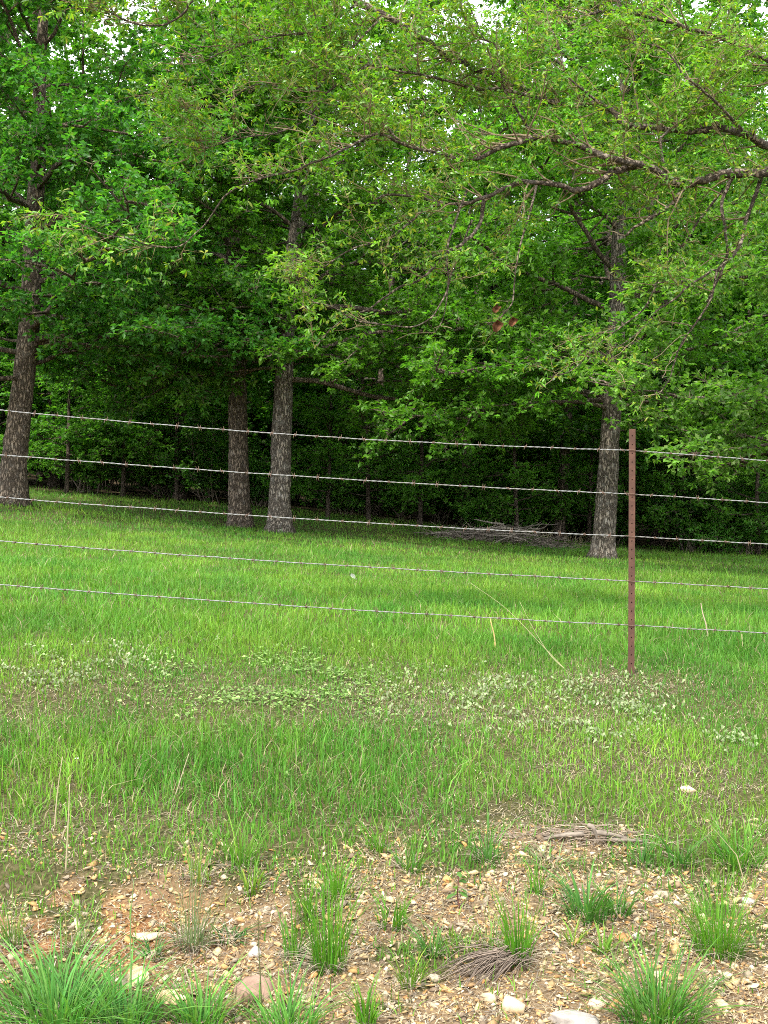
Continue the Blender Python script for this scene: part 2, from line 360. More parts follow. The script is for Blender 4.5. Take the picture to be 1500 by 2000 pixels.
def spray(rng, twigacc, leafacc, p0, d0, n_tw, Lr, per_tw, n_leaf, leafL, leafW, col, colvar, tipcol=None, tipf=0.0, twcol=(.13, .10, .07), twr=.006, narrow=False, flat=.55, droop=0.0):
    """twigs with rosettes of leaves around given points p0/d0 (arrays)"""
    k = len(p0); p = np.repeat(p0, n_tw, 0); d = np.repeat(d0, n_tw, 0)
    rnd = rng.normal(0, 1, p.shape); rnd[:, 2] *= flat
    d = norm(d * .7 + norm(rnd) * 1.0 + np.array([0, 0, .12 - droop])); L = rng.uniform(Lr[0], Lr[1], len(p))
    # twigs: thin three-sided spikes
    if twigacc is not None:
        s = norm(np.cross(d, rng.normal(0, 1, d.shape))); s2 = np.cross(d, s); r = twr * (.6 + .8 * rng.random(len(p)))[:, None]
        e = p + d * L[:, None]
        v = np.stack([p + s * r, p - s * r * .5 + s2 * r * .87, p - s * r * .5 - s2 * r * .87, e], 1).reshape(-1, 3)
        b_ = np.arange(len(p))[:, None] * 4
        ff = np.stack([b_ + x for x in ([0, 1, 3], [1, 2, 3], [2, 0, 3])], 1).reshape(-1, 3)
        twigacc.add(v, ff, np.repeat(np.array(twcol)[None] * (.7 + .6 * rng.random((len(p), 1))), 4, 0))
    # rosettes
    q = []; qd = []; tip = []
    for j in range(per_tw):
        t = 1.0 if j == 0 else rng.uniform(.25, .95, len(p))[:, None]
        q.append(p + d * L[:, None] * t); qd.append(d); tip.append(np.full(len(p), j == 0))
    q = np.repeat(np.vstack(q), n_leaf, 0); qd = np.repeat(np.vstack(qd), n_leaf, 0); tip = np.repeat(np.concatenate(tip), n_leaf)
    ld = rng.normal(0, 1, q.shape); ld[:, 2] *= .5; ld = norm(norm(ld) + qd * .55 + np.array([0, 0, -.05]))
    nr = rng.normal(0, .55, q.shape) + np.array([0, 0, 1.0])
    LL = leafL * rng.uniform(.6, 1.2, len(q)); WW = leafW * rng.uniform(.7, 1.2, len(q))
    base = np.repeat(np.asarray(col)[None], len(q), 0) if np.ndim(col) == 1 else np.repeat(np.tile(np.repeat(col, n_tw, 0), (per_tw, 1)), n_leaf, 0)
    # twig-level and leaf-level colour differences
    tv = np.repeat(np.tile(rng.normal(0, colvar, (len(p), 1)), (per_tw, 1)), n_leaf, 0)
    c = base * np.exp(tv + rng.normal(0, colvar * .8, (len(q), 1)))
    if tipcol is not None:
        w = (rng.random(len(q)) < tipf * (1 + tip))[:, None] * rng.uniform(.3, 1, (len(q), 1)); c = c * (1 - w) + np.asarray(tipcol) * w
    (long_leaves if narrow else leaves)(leafacc, q, ld, nr, LL, WW, c, *( [rng.uniform(.05, .6, len(q))] if narrow else []))

def grow_tree(rng, trunk, rad, H, Rc, h0, nl, leafL=.112, leafW=.062, col=(.05, .13, .02), dens=1.0, az_bias=None, tip=None, low_el=.05, subs=7, twigs=5, sides=14, topw=1.0, extra=()):
    """trunk: points relative to the base; returns accumulators"""
    tr = catmull(trunk, 6)
    tl = np.r_[0, np.cumsum(np.linalg.norm(np.diff(tr, axis=0), axis=1))]
    rr_ = np.interp(tr[:, 2], [0, .18, .5, 1.2, H * .5, H], [rad * 1.75, rad * 1.3, rad * 1.1, rad, rad * .66, rad * .12])
    T = Acc(); tube(T, tr, rr_, sides, (.2, .16, .13), .035, rng)
    limbs = []; TW = Acc(); C = Acc(); pts = []; dirs = []
    az = rng.uniform(0, 6.28)
    for i_ in range(nl + len(extra)):
        t = (i_ + rng.uniform(0, .8)) / nl; h = h0 + (H * .97 - h0) * min(t, 1) ** 1.25
        if i_ >= nl: t = .1; h = extra[i_ - nl][0]
        zc = np.argmin(abs(tr[:, 2] - h)); st = tr[zc]
        az += 2.4 + rng.normal(0, .35)
        prof = (0.62 + 0.55 * math.sin(math.pi * min(1, t * 1.15 + .12))) * (1 - .55 * t * topw)
        L = Rc * prof * rng.uniform(.8, 1.15)
        if az_bias is not None: L *= 1 + .35 * math.cos(az - az_bias)
        el = low_el + .75 * t + rng.normal(0, .12)
        if i_ >= nl: az, L = extra[i_ - nl][1:]; el = .22 if extra[i_ - nl][0] > 4.5 else -.04
        path = limb_path(rng, st, az, el, L, .06 if t < .4 else .02, 8, .24, -.12 if i_ < nl else -.2)
        r0 = min(rr_[zc] * .5, .009 * L + .014)
        la = Acc(); tube(la, catmull(path, 2), np.linspace(r0, .012, 2 * 8 + 1), 6, (.2, .16, .13)); limbs.append(la)
        ns = max(4, int(subs * L / 3.2))
        for k in range(ns):
            tt = .12 + .86 * (k + rng.random() * .8) / ns; q, dq = along(path, min(tt, .99))
            a2 = math.atan2(dq[1], dq[0]) + (1 if k % 2 else -1) * rng.uniform(.5, 1.25)
            L2 = (.35 * L * (1.1 - tt) + .45) * rng.uniform(.7, 1.2)
            p2 = limb_path(rng, q, a2, rng.normal(.08, .25), L2, .05, 5, .22)
            tube(la, p2, np.linspace(.35 * r0 + .006, .006, 6), 4, (.2, .16, .13), cap=False)
            for tq in np.linspace(.25, 1, max(3, int(L2 / .17 * dens))):
                a_, b_ = along(p2, min(tq, .999)); pts.append(a_ + rng.normal(0, .05, 3)); dirs.append(b_)
        for tq in np.linspace(.45, 1, 6):
            a_, b_ = along(path, min(tq, .999)); pts.append(a_); dirs.append(b_)
    pts = np.array(pts); dirs = np.array(dirs)
    # slow colour drift through the crown, as of sprays of different age
    cc = np.array(col)[None] * np.exp(.22 * (fnoise(pts[:, 0] * .9 + pts[:, 2] * .7, pts[:, 1] * .9 - pts[:, 2] * .4, 41)[:, None] - .5) * 2)
    spray(rng, TW, C, pts, dirs, twigs, (.14, .42), 2, 5, leafL, leafW, cc, .16, tip, .12 if tip is not None else 0, (.14, .11, .08), .0055)
    return T, limbs, TW, C

GREEN = (.078, .215, .026); DEEP = (.066, .185, .026); TIPC = (.14, .25, .03)
def oak(seed, base, trunk_px, Y, rad, H, Rc, h0, nl, label, bark='bark', col=GREEN, tip=TIPC, **kw):
    rng = np.random.default_rng(seed)
    bx, by = base[0], base[1]; bz = float(hgt(np.array([bx]), np.array([by]))[0]) - .04
    loc = np.array([bx, by, bz])
    tr = [np.zeros(3)]
    for q in trunk_px: tr.append(P(q[0], q[1], Y) - loc)
    last = tr[-1]; prev = tr[-2]; d = norm(last - prev)
    while tr[-1][2] < H - .5:
        d = norm(d + rng.normal(0, .06, 3) + np.array([0, 0, .1])); tr.append(tr[-1] + d * min(1.6, H - tr[-1][2]))
    T, limbs, TW, C = grow_tree(rng, tr, rad, H, Rc, h0, nl, col=col, tip=tip, **kw)
    o = thing('oak_tree', label, 'tree', loc, None)
    tk = T.build('trunk', M[bark], o, True)
    for la in limbs: la.build('limb', M['bark'], tk, True)
    TW.build('twigs', M['twig'], o)['kind'] = 'stuff'; C.build('crown', M['leaf'], o)
    return o
def gbase(px, py, Y): 
    p = P(px, py, Y); return p[0], p[1]
oak(11, gbase(25, 985, 20), [(30, 880), (44, 760), (58, 620), (64, 480)], 20, .215, 12.5, 4.6, 2.3, 31, 'dark leaning oak trunk at the left edge behind the fence wires', 'bark', col=(.064, .20, .032), az_bias=-1.2, low_el=0, extra=[(2.9, .1, 4.8), (3.5, -.35, 4.4), (4.2, .45, 4.8), (5.2, -1.6, 4.0), (6.2, -1.2, 4.2), (7.2, -1.9, 4.0), (8.2, -1.4, 3.6), (9.2, -1.7, 3.2)])
oak(12, gbase(468, 1031, 22), [(466, 920), (464, 800), (462, 690), (458, 590), (455, 470)], 22, .205, 13.5, 4.3, 3.3, 30, 'dark brown oak just behind the pale-based oak, forking under its crown', 'bark', DEEP, az_bias=2.2, low_el=.2, extra=[(3.2, 3.0, 4.2), (4.0, 2.6, 4.6), (3.6, -2.4, 3.6), (7.4, -1.8, 3.2), (8.4, -1.3, 3.2)])
oak(13, gbase(545, 1041, 21), [(548, 920), (552, 800), (557, 690), (562, 620), (572, 500)], 21, .20, 13, 4.2, 3.1, 30, 'oak with pale lichen-speckled trunk base, nearer of the close pair', 'bark_pale', col=(.098, .225, .026), az_bias=1.0, low_el=.2, extra=[(2.9, -.1, 5.0), (3.5, .3, 4.6), (4.3, -.4, 5.2), (7.2, -1.2, 3.2), (8.2, -1.8, 3.2)])
oak(14, gbase(1176, 1093, 20.5), [(1184, 980), (1190, 880), (1198, 760), (1204, 640), (1210, 420)], 20.5, .195, 12.5, 4.8, 2.7, 32, 'grey furrowed oak standing on the lawn just left of the rusty post', 'bark_pale', col=(.10, .245, .028), low_el=.25, az_bias=2.0, extra=[(3.0, 3.0, 4.8), (3.7, 3.5, 4.8), (3.3, -.15, 3.8), (4.0, .3, 4.4), (7.2, -1.9, 3.4), (8.4, -1.5, 3.2)])
def free_oak(seed, x, y, rad, H, Rc, h0, nl, label, bark, col, tip, name='oak_tree', **kw):
    rng = np.random.default_rng(seed); loc = np.array([x, y, float(hgt(np.array([x]), np.array([y]))[0]) - .05])
    tr = [np.zeros(3)]; d = np.array([rng.normal(0, .05), rng.normal(0, .05), 1.0])
    while tr[-1][2] < H - .3:
        d = norm(d + rng.normal(0, .07, 3) + np.array([0, 0, .1])); tr.append(tr[-1] + d * min(1.5, H - tr[-1][2]))
    T, limbs, TW, C = grow_tree(rng, tr, rad, H, Rc, h0, nl, col=col, tip=tip, **kw)
    o = thing(name, label, 'tree', loc)
    tk = T.build('trunk', M[bark], o, True)
    for la in limbs: la.build('limb', M['bark'], tk, True)
    TW.build('twigs', M['twig'], o)['kind'] = 'stuff'; C.build('crown', M['leaf'], o)
    return o
free_oak(16, 7.9, 15.5, .17, 9.5, 3.6, 1.9, 22, 'leafy oak at the right edge with pale green boughs hanging low', 'bark_pale', (.115, .24, .04), (.24, .34, .10), az_bias=3.3, low_el=.1)

# wood behind: four trees grown once, then copied
protos = []
for s_, (rad, H, Rc, h0, nl, col, dens) in enumerate([(.15, 15.5, 4.3, 1.6, 28, (.050, .138, .018), 1.0), (.13, 17, 4.0, 2.7, 27, (.042, .115, .018), 1.0), (.12, 13, 4.0, 1.2, 26, (.065, .16, .022), 1.0), (.16, 17.5, 4.6, 3.4, 27, (.045, .12, .016), 1.0)]):
    rng = np.random.default_rng(300 + s_)
    tr = [np.zeros(3)]; d = np.array([0, 0, 1.0])
    while tr[-1][2] < H - .3:
        d = norm(d + rng.normal(0, .05, 3) + np.array([0, 0, .15])); tr.append(tr[-1] + d * min(1.6, H - tr[-1][2]))
    T, limbs, TW, C = grow_tree(rng, tr, rad, H, Rc, h0, nl, leafL=.15, leafW=.092, col=np.array(col) * 1.55, tip=TIPC, dens=.62, twigs=3)
    br = Acc()
    for la in limbs:
        off = 0
        for v_, f_, c_ in zip(la.v, la.f, la.c): br.add(v_, f_ - off, c_); off += len(v_)
    protos.append((T.mesh('trunk', M['bark_dark'], True), br.mesh('branches', M['bark_dark'], True), C.mesh('crown', M['leaf'])))
def wood_tree(x, y, k, rz, sc, label, group='trees of the wood behind the lawn'):
    o = thing('forest_tree', label, 'tree', (x, y, float(hgt(np.array([x]), np.array([y]))[0]) - .06), group)
    o.rotation_euler = (0, 0, rz); o.scale = (sc, sc, sc)
    for nm, me in zip(('trunk', 'branches', 'crown'), protos[k]): link(nm, me, o, None, nm == 'branches')
    return o
for px_, Y_, k, sc, lab in [(1090, 27, 1, 1.0, 'forest tree with stout dark trunk behind the brush pile, beside the grey oak'),
                            (908, 29, 3, .78, 'slim dark forest tree rising behind the left end of the brush pile'),
                            (738, 29.5, 1, .85, 'dark forest tree with a stout stump-like base, midway between oaks'),
                            (640, 33, 3, .8, 'slender forest tree just right of the pale-based oak, deep in shade'),
                            (868, 32.5, 1, .7, 'thin dark forest trunk left of the slim trunk by the brush pile'),
                            (2, 30, 3, .95, 'dark forest trunk at the very left edge beside the leaning oak')]:
    wt = wood_tree((px_ - 750) / F * Y_, Y_, k, px_ * .37, sc, lab).children[0]
    wt.material_slots[0].link = 'OBJECT'; wt.material_slots[0].material = M['bark_pale']
rw = random.Random(5)
spots = []
for Y_, xs in [(25.6, (9.6, 12.8, -12.6)), (28.5, (-12.5, -9.2, -5.6, 7.0, 10.0, 14)), (33, (-15, -11, -8.6, -6.0, -3.0, -.8, 1.6, 5.2, 7.4, 9.6, 13.2)), (35.6, (-9.5, -4.6, 3.4, 8.2, 11.6)), (38.5, (-17, -12.4, -8.2, -4.2, -.4, 3.6, 8.4, 12.6, 17)), (45, (-19, -13, -8, -3.5, 1, 6, 11, 16, 21))]:
    for x_ in xs: spots.append((x_ + rw.uniform(-.6, .6), Y_ + rw.uniform(-1.2, 1.2)))
for i_, (x_, y_) in enumerate(spots):
    wood_tree(x_, y_, rw.choice([0, 2, 0, 1, 3] if y_ < 36 else [0, 1, 2, 3]), rw.uniform(0, 6.28), rw.uniform(.86, 1.08) + (.15 if y_ > 34 else (.06 if y_ > 31 else 0)), 'leafy tree of the wood, trunk hidden among its neighbours')

for j_, (px_, Y_, sc_) in enumerate([(130, 25.6, .40), (240, 26.4, .46), (345, 26.6, .42), (640, 25.4, .40), (720, 25.8, .46), (820, 25.6, .44), (1010, 26.0, .44), (1150, 27.2, .44), (1330, 26.2, .42), (1400, 26.2, .46), (1480, 25.2, .42), (-30, 26.5, .44)]):
    wood_tree((px_ - 750) / F * Y_, Y_, 2, px_ * .11, sc_, 'young understory tree with drooping leaves at the edge of the wood', 'understory trees at the edge of the wood')

# undergrowth: shrubs at the edge of the wood
sprotos = []
for s_ in range(4):
    rng = np.random.default_rng(500 + s_); st = Acc(); tw = Acc(); lf = Acc(); pts = []; dirs = []
    hh = (2.0, 1.4, 2.6, .9)[s_]
    for k in range((9, 9, 10, 8)[s_]):
        pa = limb_path(rng, (rng.normal(0, .12), rng.normal(0, .12), 0), rng.uniform(0, 6.28), rng.uniform(.7, 1.4), hh * rng.uniform(.7, 1.1), .04, 7, .18)
        tube(st, pa, np.linspace(.018, .005, 8), 4, (.16, .13, .10), cap=False)
        for tq in np.linspace(.2, 1, 11): a_, b_ = along(pa, min(tq, .999)); pts.append(a_ + rng.normal(0, .08, 3)); dirs.append(b_)
    col = [(.085, .23, .035), (.075, .205, .038), (.07, .195, .035), (.10, .26, .04)][s_]
    spray(rng, tw, lf, np.array(pts), np.array(dirs), 5, (.12, .4), 2, 5, .10, .05, np.array(col), .2, TIPC, .1, (.16, .13, .1), .005)
    sprotos.append((st.mesh('stems', M['brush']), tw.mesh('twigs', M['twig']), lf.mesh('foliage', M['leaf'])))
def shrub(x, y, k, sc, rz, label='dark leafy shrub of the undergrowth along the edge of the wood'):
    o = thing('shrub', label, 'shrub', (x, y, float(hgt(np.array([x]), np.array([y]))[0]) - .03), 'shrubs along the edge of the wood')
    o.rotation_euler = (0, 0, rz); o.scale = (sc,) * 3
    for nm, me in zip(('stems', 'twigs', 'foliage'), sprotos[k]): link(nm, me, o, None, nm == 'twigs')
for Y_, n_, x0, x1 in [(27.6, 15, -12, 13), (29.8, 17, -13, 14), (32.5, 17, -15, 16), (36, 14, -16, 18), (41, 15, -19, 20), (46, 14, -21, 22)]:
    for j in range(n_):
        x_ = x0 + (x1 - x0) * (j + rw.uniform(.1, .9)) / n_; y_ = Y_ + rw.uniform(-.8, .8)
        if abs(x_ - 2.2) < 2.2 and y_ < 28.0: y_ = 28.6 + rw.random()
        shrub(x_, y_, rw.choice([0, 1, 2, 0, 2]), rw.uniform(.75, 1.15), rw.uniform(0, 6))
shrub(*P(938, 1000, 26.6)[:2], 3, .75, .4, 'bright green sapling rising from the left of the brush pile')
shrub(*P(1010, 1010, 26.8)[:2], 3, .6, 2.4, 'bright green sprig sprouting above the middle of the brush pile')
shrub(*P(1395, 1000, 25.6)[:2], 3, .8, 1.4, 'light green shrub right of the rusty post at the wood edge')

for px_, Y_, k_, sc_ in [(1350, 25.6, 2, .7), (1455, 25.2, 0, .8), (1520, 24.6, 2, .75), (1410, 26.4, 2, .9)]:
    shrub(*P(px_, 1000, Y_)[:2], k_, sc_, px_ * .1, 'mid green leafy shrub at the wood edge right of the rusty post')

# far wood that closes the view between the trunks
rng = np.random.default_rng(77); wacc = Acc(); k = 30000
cxs = rng.uniform(-34, 34, 700); czs = 12 * rng.random(700) ** 1.5; cys = rng.uniform(50, 58, 700)
ci = rng.integers(0, 700, k); q = np.stack([cxs[ci], cys[ci], czs[ci]], -1) + rng.normal(0, 1.0, (k, 3)); q[:, 2] = np.maximum(q[:, 2], 0) + hgt(q[:, 0], q[:, 1])
leaves(wacc, q, rng.normal(0, 1, q.shape), rng.normal(0, .7, q.shape) + [0, -.3, 1], np.full(k, .75), np.full(k, .55), np.array([.065, .17, .03]) * np.exp(rng.normal(0, .25, (k, 1))))
for j in range(60):
    x_ = rng.uniform(-32, 32); y_ = rng.uniform(49, 58); z_ = float(hgt(np.array([x_]), np.array([y_]))[0])
    tube(wacc, [(x_, y_, z_), (x_ + rng.normal(0, .2), y_, z_ + 7), (x_ + rng.normal(0, .4), y_, z_ + 13)], [.16, .12, .04], 5, (.07, .055, .045))
tag(wacc.build('woodland', M['leaf']), 'far green wood seen between the nearer trees', 'woods', None, 'stuff')

# ------------------------------------------------------------------ the overhanging oak, trunk just outside the right edge
rng = np.random.default_rng(909)
TX, TY = 5.0, 9.2; tz = float(hgt(np.array([TX]), np.array([TY]))[0])
EO = thing('overhanging_oak', 'large oak at the right whose crooked boughs arch across the top of the view', 'tree', (TX, TY, tz - .05))
eloc = np.array([TX, TY, tz - .05])
tr = np.array([(0, 0, 0), (-.03, .02, 1.2), (-.1, 0, 2.6), (-.12, .05, 3.9), (0, .1, 5.2), (.1, .1, 6.6), (.0, .2, 8.2), (.1, .1, 9.6)])
tp = catmull(tr, 6); TA = Acc(); tube(TA, tp, np.interp(tp[:, 2], [0, .2, .6, 3.5, 6, 9.6], [.42, .34, .29, .25, .16, .03]), 18, (.2, .15, .1), .04, rng)
ETK = TA.build('trunk', M['limb'], EO, True)
def depth(px, y0=8.5, y1=7.0): return y1 + (y0 - y1) * np.clip((px - 150) / 1350.0, -.2, 1.3)
LIMBS = [  # photograph points along each bough, pixel width at start and end, depth offset
    ([(1560, 348), (1457, 338), (1388, 346), (1335, 363), (1265, 326), (1193, 307), (1110, 278), (1050, 268), (988, 285), (940, 307), (903, 311), (860, 299), (796, 285), (753, 248), (716, 208)], 36, 5, 0.0, 'T'),
    ([(1239, 323), (1201, 337), (1164, 358), (1127, 371), (1100, 366), (1020, 357), (980, 372), (935, 388), (908, 398), (845, 393), (820, 385), (758, 380), (735, 390)], 24, 5, .05, 0),
    ([(860, 400), (833, 407), (807, 428), (780, 452), (748, 471), (700, 481), (660, 503), (620, 531), (585, 560)], 10, 3, .05, 0),
    ([(955, 382), (945, 393), (940, 425), (927, 452), (903, 476), (871, 497), (833, 537), (807, 553), (780, 561), (748, 583), (719, 604), (680, 620), (644, 645), (615, 680)], 15, 3, .1, 0),
    ([(912, 372), (887, 439), (873, 492), (876, 540), (873, 567), (855, 601), (836, 625), (801, 639), (740, 633), (695, 626), (650, 600), (612, 590)], 7, 3, -.1, 0),
    ([(922, 430), (900, 487), (884, 527), (876, 561), (866, 620), (850, 650)], 6, 2.5, .15, 0),
    ([(1485, 345), (1480, 367), (1460, 423), (1447, 473), (1427, 507), (1400, 530), (1390, 580), (1360, 630), (1333, 667), (1320, 700), (1307, 740), (1287, 770)], 15, 3, .1, 0),
    ([(1430, 345), (1423, 357), (1410, 400), (1417, 457), (1420, 497), (1405, 540), (1380, 590)], 14, 6, .2, 0),
    ([(1405, 528), (1383, 533), (1340, 563), (1320, 583), (1283, 607), (1267, 630), (1233, 660), (1200, 683), (1170, 700)], 9, 2.5, .1, 0),
    ([(1412, 372), (1367, 427), (1333, 480), (1300, 517), (1277, 567), (1253, 607), (1207, 643), (1167, 673), (1140, 703), (1110, 727), (1075, 737)], 9, 2.5, .25, 0),
    ([(1336, 366), (1310, 400), (1273, 423), (1240, 443), (1222, 460)], 14, 7, .1, 0),
    ([(1048, 362), (1030, 433), (1013, 493), (1004, 560), (1000, 592), (985, 612), (974, 622)], 7, 3, -.1, 0),
    ([(1560, 298), (1500, 283), (1455, 265), (1420, 249), (1383, 254), (1340, 258), (1280, 250), (1215, 238), (1197, 220), (1170, 202), (1116, 205), (1055, 192), (980, 176), (921, 173), (887, 160), (820, 145), (780, 139), (721, 125), (660, 112)], 30, 5, .35, 'T'),
    ([(1080, 199), (1010, 170), (940, 140), (887, 115), (860, 99), (833, 80), (793, 56), (753, 29), (700, 5), (650, -22)], 18, 15, .5, 0),
    ([(1052, 266), (1030, 248), (1001, 200), (985, 173), (977, 133), (967, 88), (945, 75), (930, 40), (915, 5)], 10, 3, .2, 0),
    ([(1560, 150), (1500, 115), (1450, 95), (1415, 75), (1345, 55), (1275, 35), (1200, 20), (1150, 28), (1105, 52)], 24, 6, .8, 'T'),
    ([(796, 285), (735, 262), (680, 288), (640, 308), (611, 318), (575, 333), (536, 342), (491, 355), (449, 375), (431, 393), (410, 426), (383, 456), (350, 481), (300, 481), (250, 466), (200, 457), (155, 437)], 9, 2.6, -.2, 0),
    ([(660, -60), (560, -30), (470, -20), (380, 0), (360, 25), (325, 47), (270, 48), (215, 25)], 12, 4, -.2, 0),
    ([(753, 29), (700, 80), (640, 150), (610, 178), (560, 172), (500, 165), (440, 200), (380, 215)], 8, 3, .3, 0),
    ([(1300, 340), (1290, 285), (1300, 260), (1340, 230), (1380, 165), (1400, 120)], 11, 4, .2, 0),
    ([(1460, 265), (1400, 200), (1340, 150), (1300, 100), (1240, 80)], 10, 4, .1, 0),
    ([(1170, 202), (1110, 150), (1095, 100), (1080, 60)], 8, 3, .15, 0),
    ([(721, 125), (640, 180), (600, 230), (540, 260), (470, 270), (400, 290)], 7, 3, .1, 0),
    ([(700, 5), (620, 60), (540, 70), (450, 95), (400, 120)], 8, 3, .25, 0),
]
etw = Acc(); ecr = Acc(); epts = []; edirs = []; ew = []
TRP = {0: (-.1, 0, 3.4)}
for li, (pp, w0, w1, dz, st) in enumerate(LIMBS):
    pts = np.array([P(a_, b_, float(depth(a_)) + dz + .08 * math.sin(a_ * .03 + li)) for a_, b_ in pp]) - eloc
    if st == 'T':
        top = pts[0]; k = np.argmin(abs(tp[:, 2] - (top[2] - .15))); pts = np.vstack([tp[k], pts])
    c = catmull(pts, 5); Yd = (c + eloc)[:, 1]
    wpx = (w0 + (w1 - w0) * np.linspace(0, 1, len(c)) ** .6) * .70
    rad = .5 * wpx / F * Yd
    # small knots and kinks
    kk = rng.normal(0, 1, c.shape); kk[0] = 0; kk[1:-1] = (kk[:-2] + kk[1:-1] + kk[2:]) / 3; c = c + kk * rad[:, None] * .45
    la = Acc(); tube(la, c, rad * (1 + .06 * np.sin(np.arange(len(c)) * 1.3 + li)), 8, (.2, .15, .1), .03, rng)
    la.build('limb', M['limb'], ETK, True)
    seg = np.r_[0, np.cumsum(np.linalg.norm(np.diff(c, axis=0), axis=1))]
    for d_ in np.arange(.15, seg[-1], .10):
        i_ = min(np.searchsorted(seg, d_), len(c) - 1); dr = norm(c[i_] - c[i_ - 1])
        epts.append(c[i_]); edirs.append(dr); ew.append(rad[i_])
    for _ in range(4 if pp[-1][1] < 330 else 2): epts.append(c[-1]); edirs.append(norm(c[-1] - c[-2])); ew.append(rad[-1])
# side shoots from the boughs, each carrying sprays
sp_p = []; sp_d = []; sh = Acc()
for p_, d_, w_ in zip(epts, edirs, ew):
    for _ in range(2):
        wp = p_ + eloc; qx, qy = proj(wp[0], wp[1], wp[2])
        # the boughs that hang below the arch are thin in leaf
        thin = 1.0 if qy < 360 else (.34 if qx < 700 else .26)
        if rng.random() > thin: continue
        az = math.atan2(d_[1], d_[0]) + rng.choice([-1, 1]) * rng.uniform(.3, 1.3); el = rng.normal(.42 if qy < 330 else .1, .35)
        if math.sin(az) < -.1 and rng.random() < .55 and w_ > .01: az = -az
        if w_ > .03 and rng.random() < .2: continue
        L2 = rng.uniform(.22, .75) * (1.0 if w_ > .012 else .65)
        pa = limb_path(rng, p_, az, el, L2, .03, 5, .25)
        tube(sh, pa, np.linspace(min(w_ * .5, .009), .003, 6), 4, (.19, .145, .09), cap=False)
        for tq in np.linspace(.3, 1, max(3, int(L2 / .11))):
            a_, b_ = along(pa, min(tq, .999)); sp_p.append(a_); sp_d.append(b_)
sh.build('shoots', M['twig'], EO)['kind'] = 'stuff'
sp_p = np.array(sp_p); sp_d = np.array(sp_d); wp = sp_p + eloc; qx, qy = proj(wp[:, 0], wp[:, 1], wp[:, 2])
# keep the small openings through which the sky shows
hole = np.exp(-((qx - 1060) / 55) ** 2 - ((qy - 20) / 40) ** 2) + np.exp(-((qx - 1265) / 50) ** 2 - ((qy - 100) / 22) ** 2) + .8 * np.exp(-((qx - 365) / 35) ** 2 - ((qy - 95) / 40) ** 2)
keep = (rng.random(len(qx)) > hole * .9) & (fnoise(sp_p[:, 0] * 2.2 + sp_p[:, 1] * 1.1, sp_p[:, 2] * 2.6 - sp_p[:, 1] * .7, 611, 2) > .36)
sp_p = sp_p[keep]; sp_d = sp_d[keep]; qx = qx[keep]; qy = qy[keep]
yl = np.clip(fnoise(sp_p[:, 0] * 1.6, sp_p[:, 2] * 1.6 + sp_p[:, 1], 61) * 1.6 - .3, 0, 1)[:, None]
cc = np.array([.078, .205, .026]) * (1 - yl) + np.array([.145, .265, .028]) * yl
spray(rng, etw, ecr, sp_p, sp_d, 5, (.04, .2), 1, 6, .047, .0148, cc, .28, (.32, .33, .04), .10, (.20, .17, .07), .002, True, .7)
# boughs above and behind the frame, which shade the lawn
hp = []; hd = []
for k in range(11):
    az = -1.0 + k * 2.4 / 4; st = tp[int((.5 + .42 * k / 11) * (len(tp) - 1))]
    el = .5 + rng.normal(0, .12)
    Lk = rng.uniform(3.6, 5.6)
    if math.cos(az) < -.2: el = max(el, .55)
    pa = limb_path(rng, st, az, el, Lk, .04, 9, .12); la = Acc()
    tube(la, catmull(pa, 2), np.linspace(.07, .012, 19), 7, (.2, .15, .1)); 
    for tt in np.linspace(.25, .98, 10):
        q, dq = along(pa, tt); p2 = limb_path(rng, q, math.atan2(dq[1], dq[0]) + rng.choice([-1, 1]) * rng.uniform(.4, 1.2), rng.normal(.15, .25), rng.uniform(.6, 1.5), .03, 5, .2)
        tube(la, p2, np.linspace(.018, .005, 6), 4, (.2, .15, .1), cap=False)
        for tq in np.linspace(.2, 1, 6): a_, b_ = along(p2, min(tq, .999)); hp.append(a_); hd.append(b_)
    la.build('limb', M['limb'], ETK, True)
spray(rng, etw, ecr, np.array(hp), np.array(hd), 4, (.12, .35), 1, 6, .08, .035, np.array([.085, .21, .022]), .16, None, 0, (.2, .15, .08), .003, False)
etw.build('twigs', M['twig'], EO)['kind'] = 'stuff'; ecr.build('crown', M['near_leaf'], EO)

# three dead brown leaves hanging from a bare twig
DL = thing('dead_leaf_cluster', 'three curled brown dead leaves hanging from a bare twig', 'leaves', P(985, 610, float(depth(985)) - .1))
for dx, dy, s_ in [(-14, 24, 1.0), (17, 18, .8), (-16, -8, .75)]:
    a = Acc(); nv = 7; L_, W_ = .085 * s_, .075 * s_
    u = np.linspace(0, 1, nv); vv = np.linspace(-1, 1, 5); U, V = np.meshgrid(u, vv, indexing='ij')
    wd = np.sin(np.clip(U * 1.02, 0, 1) * math.pi) ** .7 * (1 + .18 * np.cos(U * 22)) * W_ * .5
    X_ = V * wd; Z_ = -U * L_; Yq = .035 * s_ * np.cos(V * 2.0 + U) + .008 * rng.normal(0, 1, U.shape)
    v = np.stack([X_ + .006 * np.sin(U * 6), Yq, Z_], -1).reshape(-1, 3) + np.array([dx / F * 7.6, 0, -dy / F * 7.6 + .03])
    ii = (np.arange(nv - 1)[:, None] * 5 + np.arange(4)[None, :]).ravel()
    a.add(v, np.vstack([np.stack([ii, ii + 1, ii + 6], -1), np.stack([ii, ii + 6, ii + 5], -1)]), np.array([.14, .062, .03]) * (1 + .3 * rng.normal(0, 1, (len(v), 1))))
    tube(a, [(0, 0, .015), (dx / F * 4, .01, .0), v.mean(0) + [0, 0, .03]], .0018, 4, (.10, .07, .05), cap=False)
    a.build('dead_leaf', M['dry'], DL)

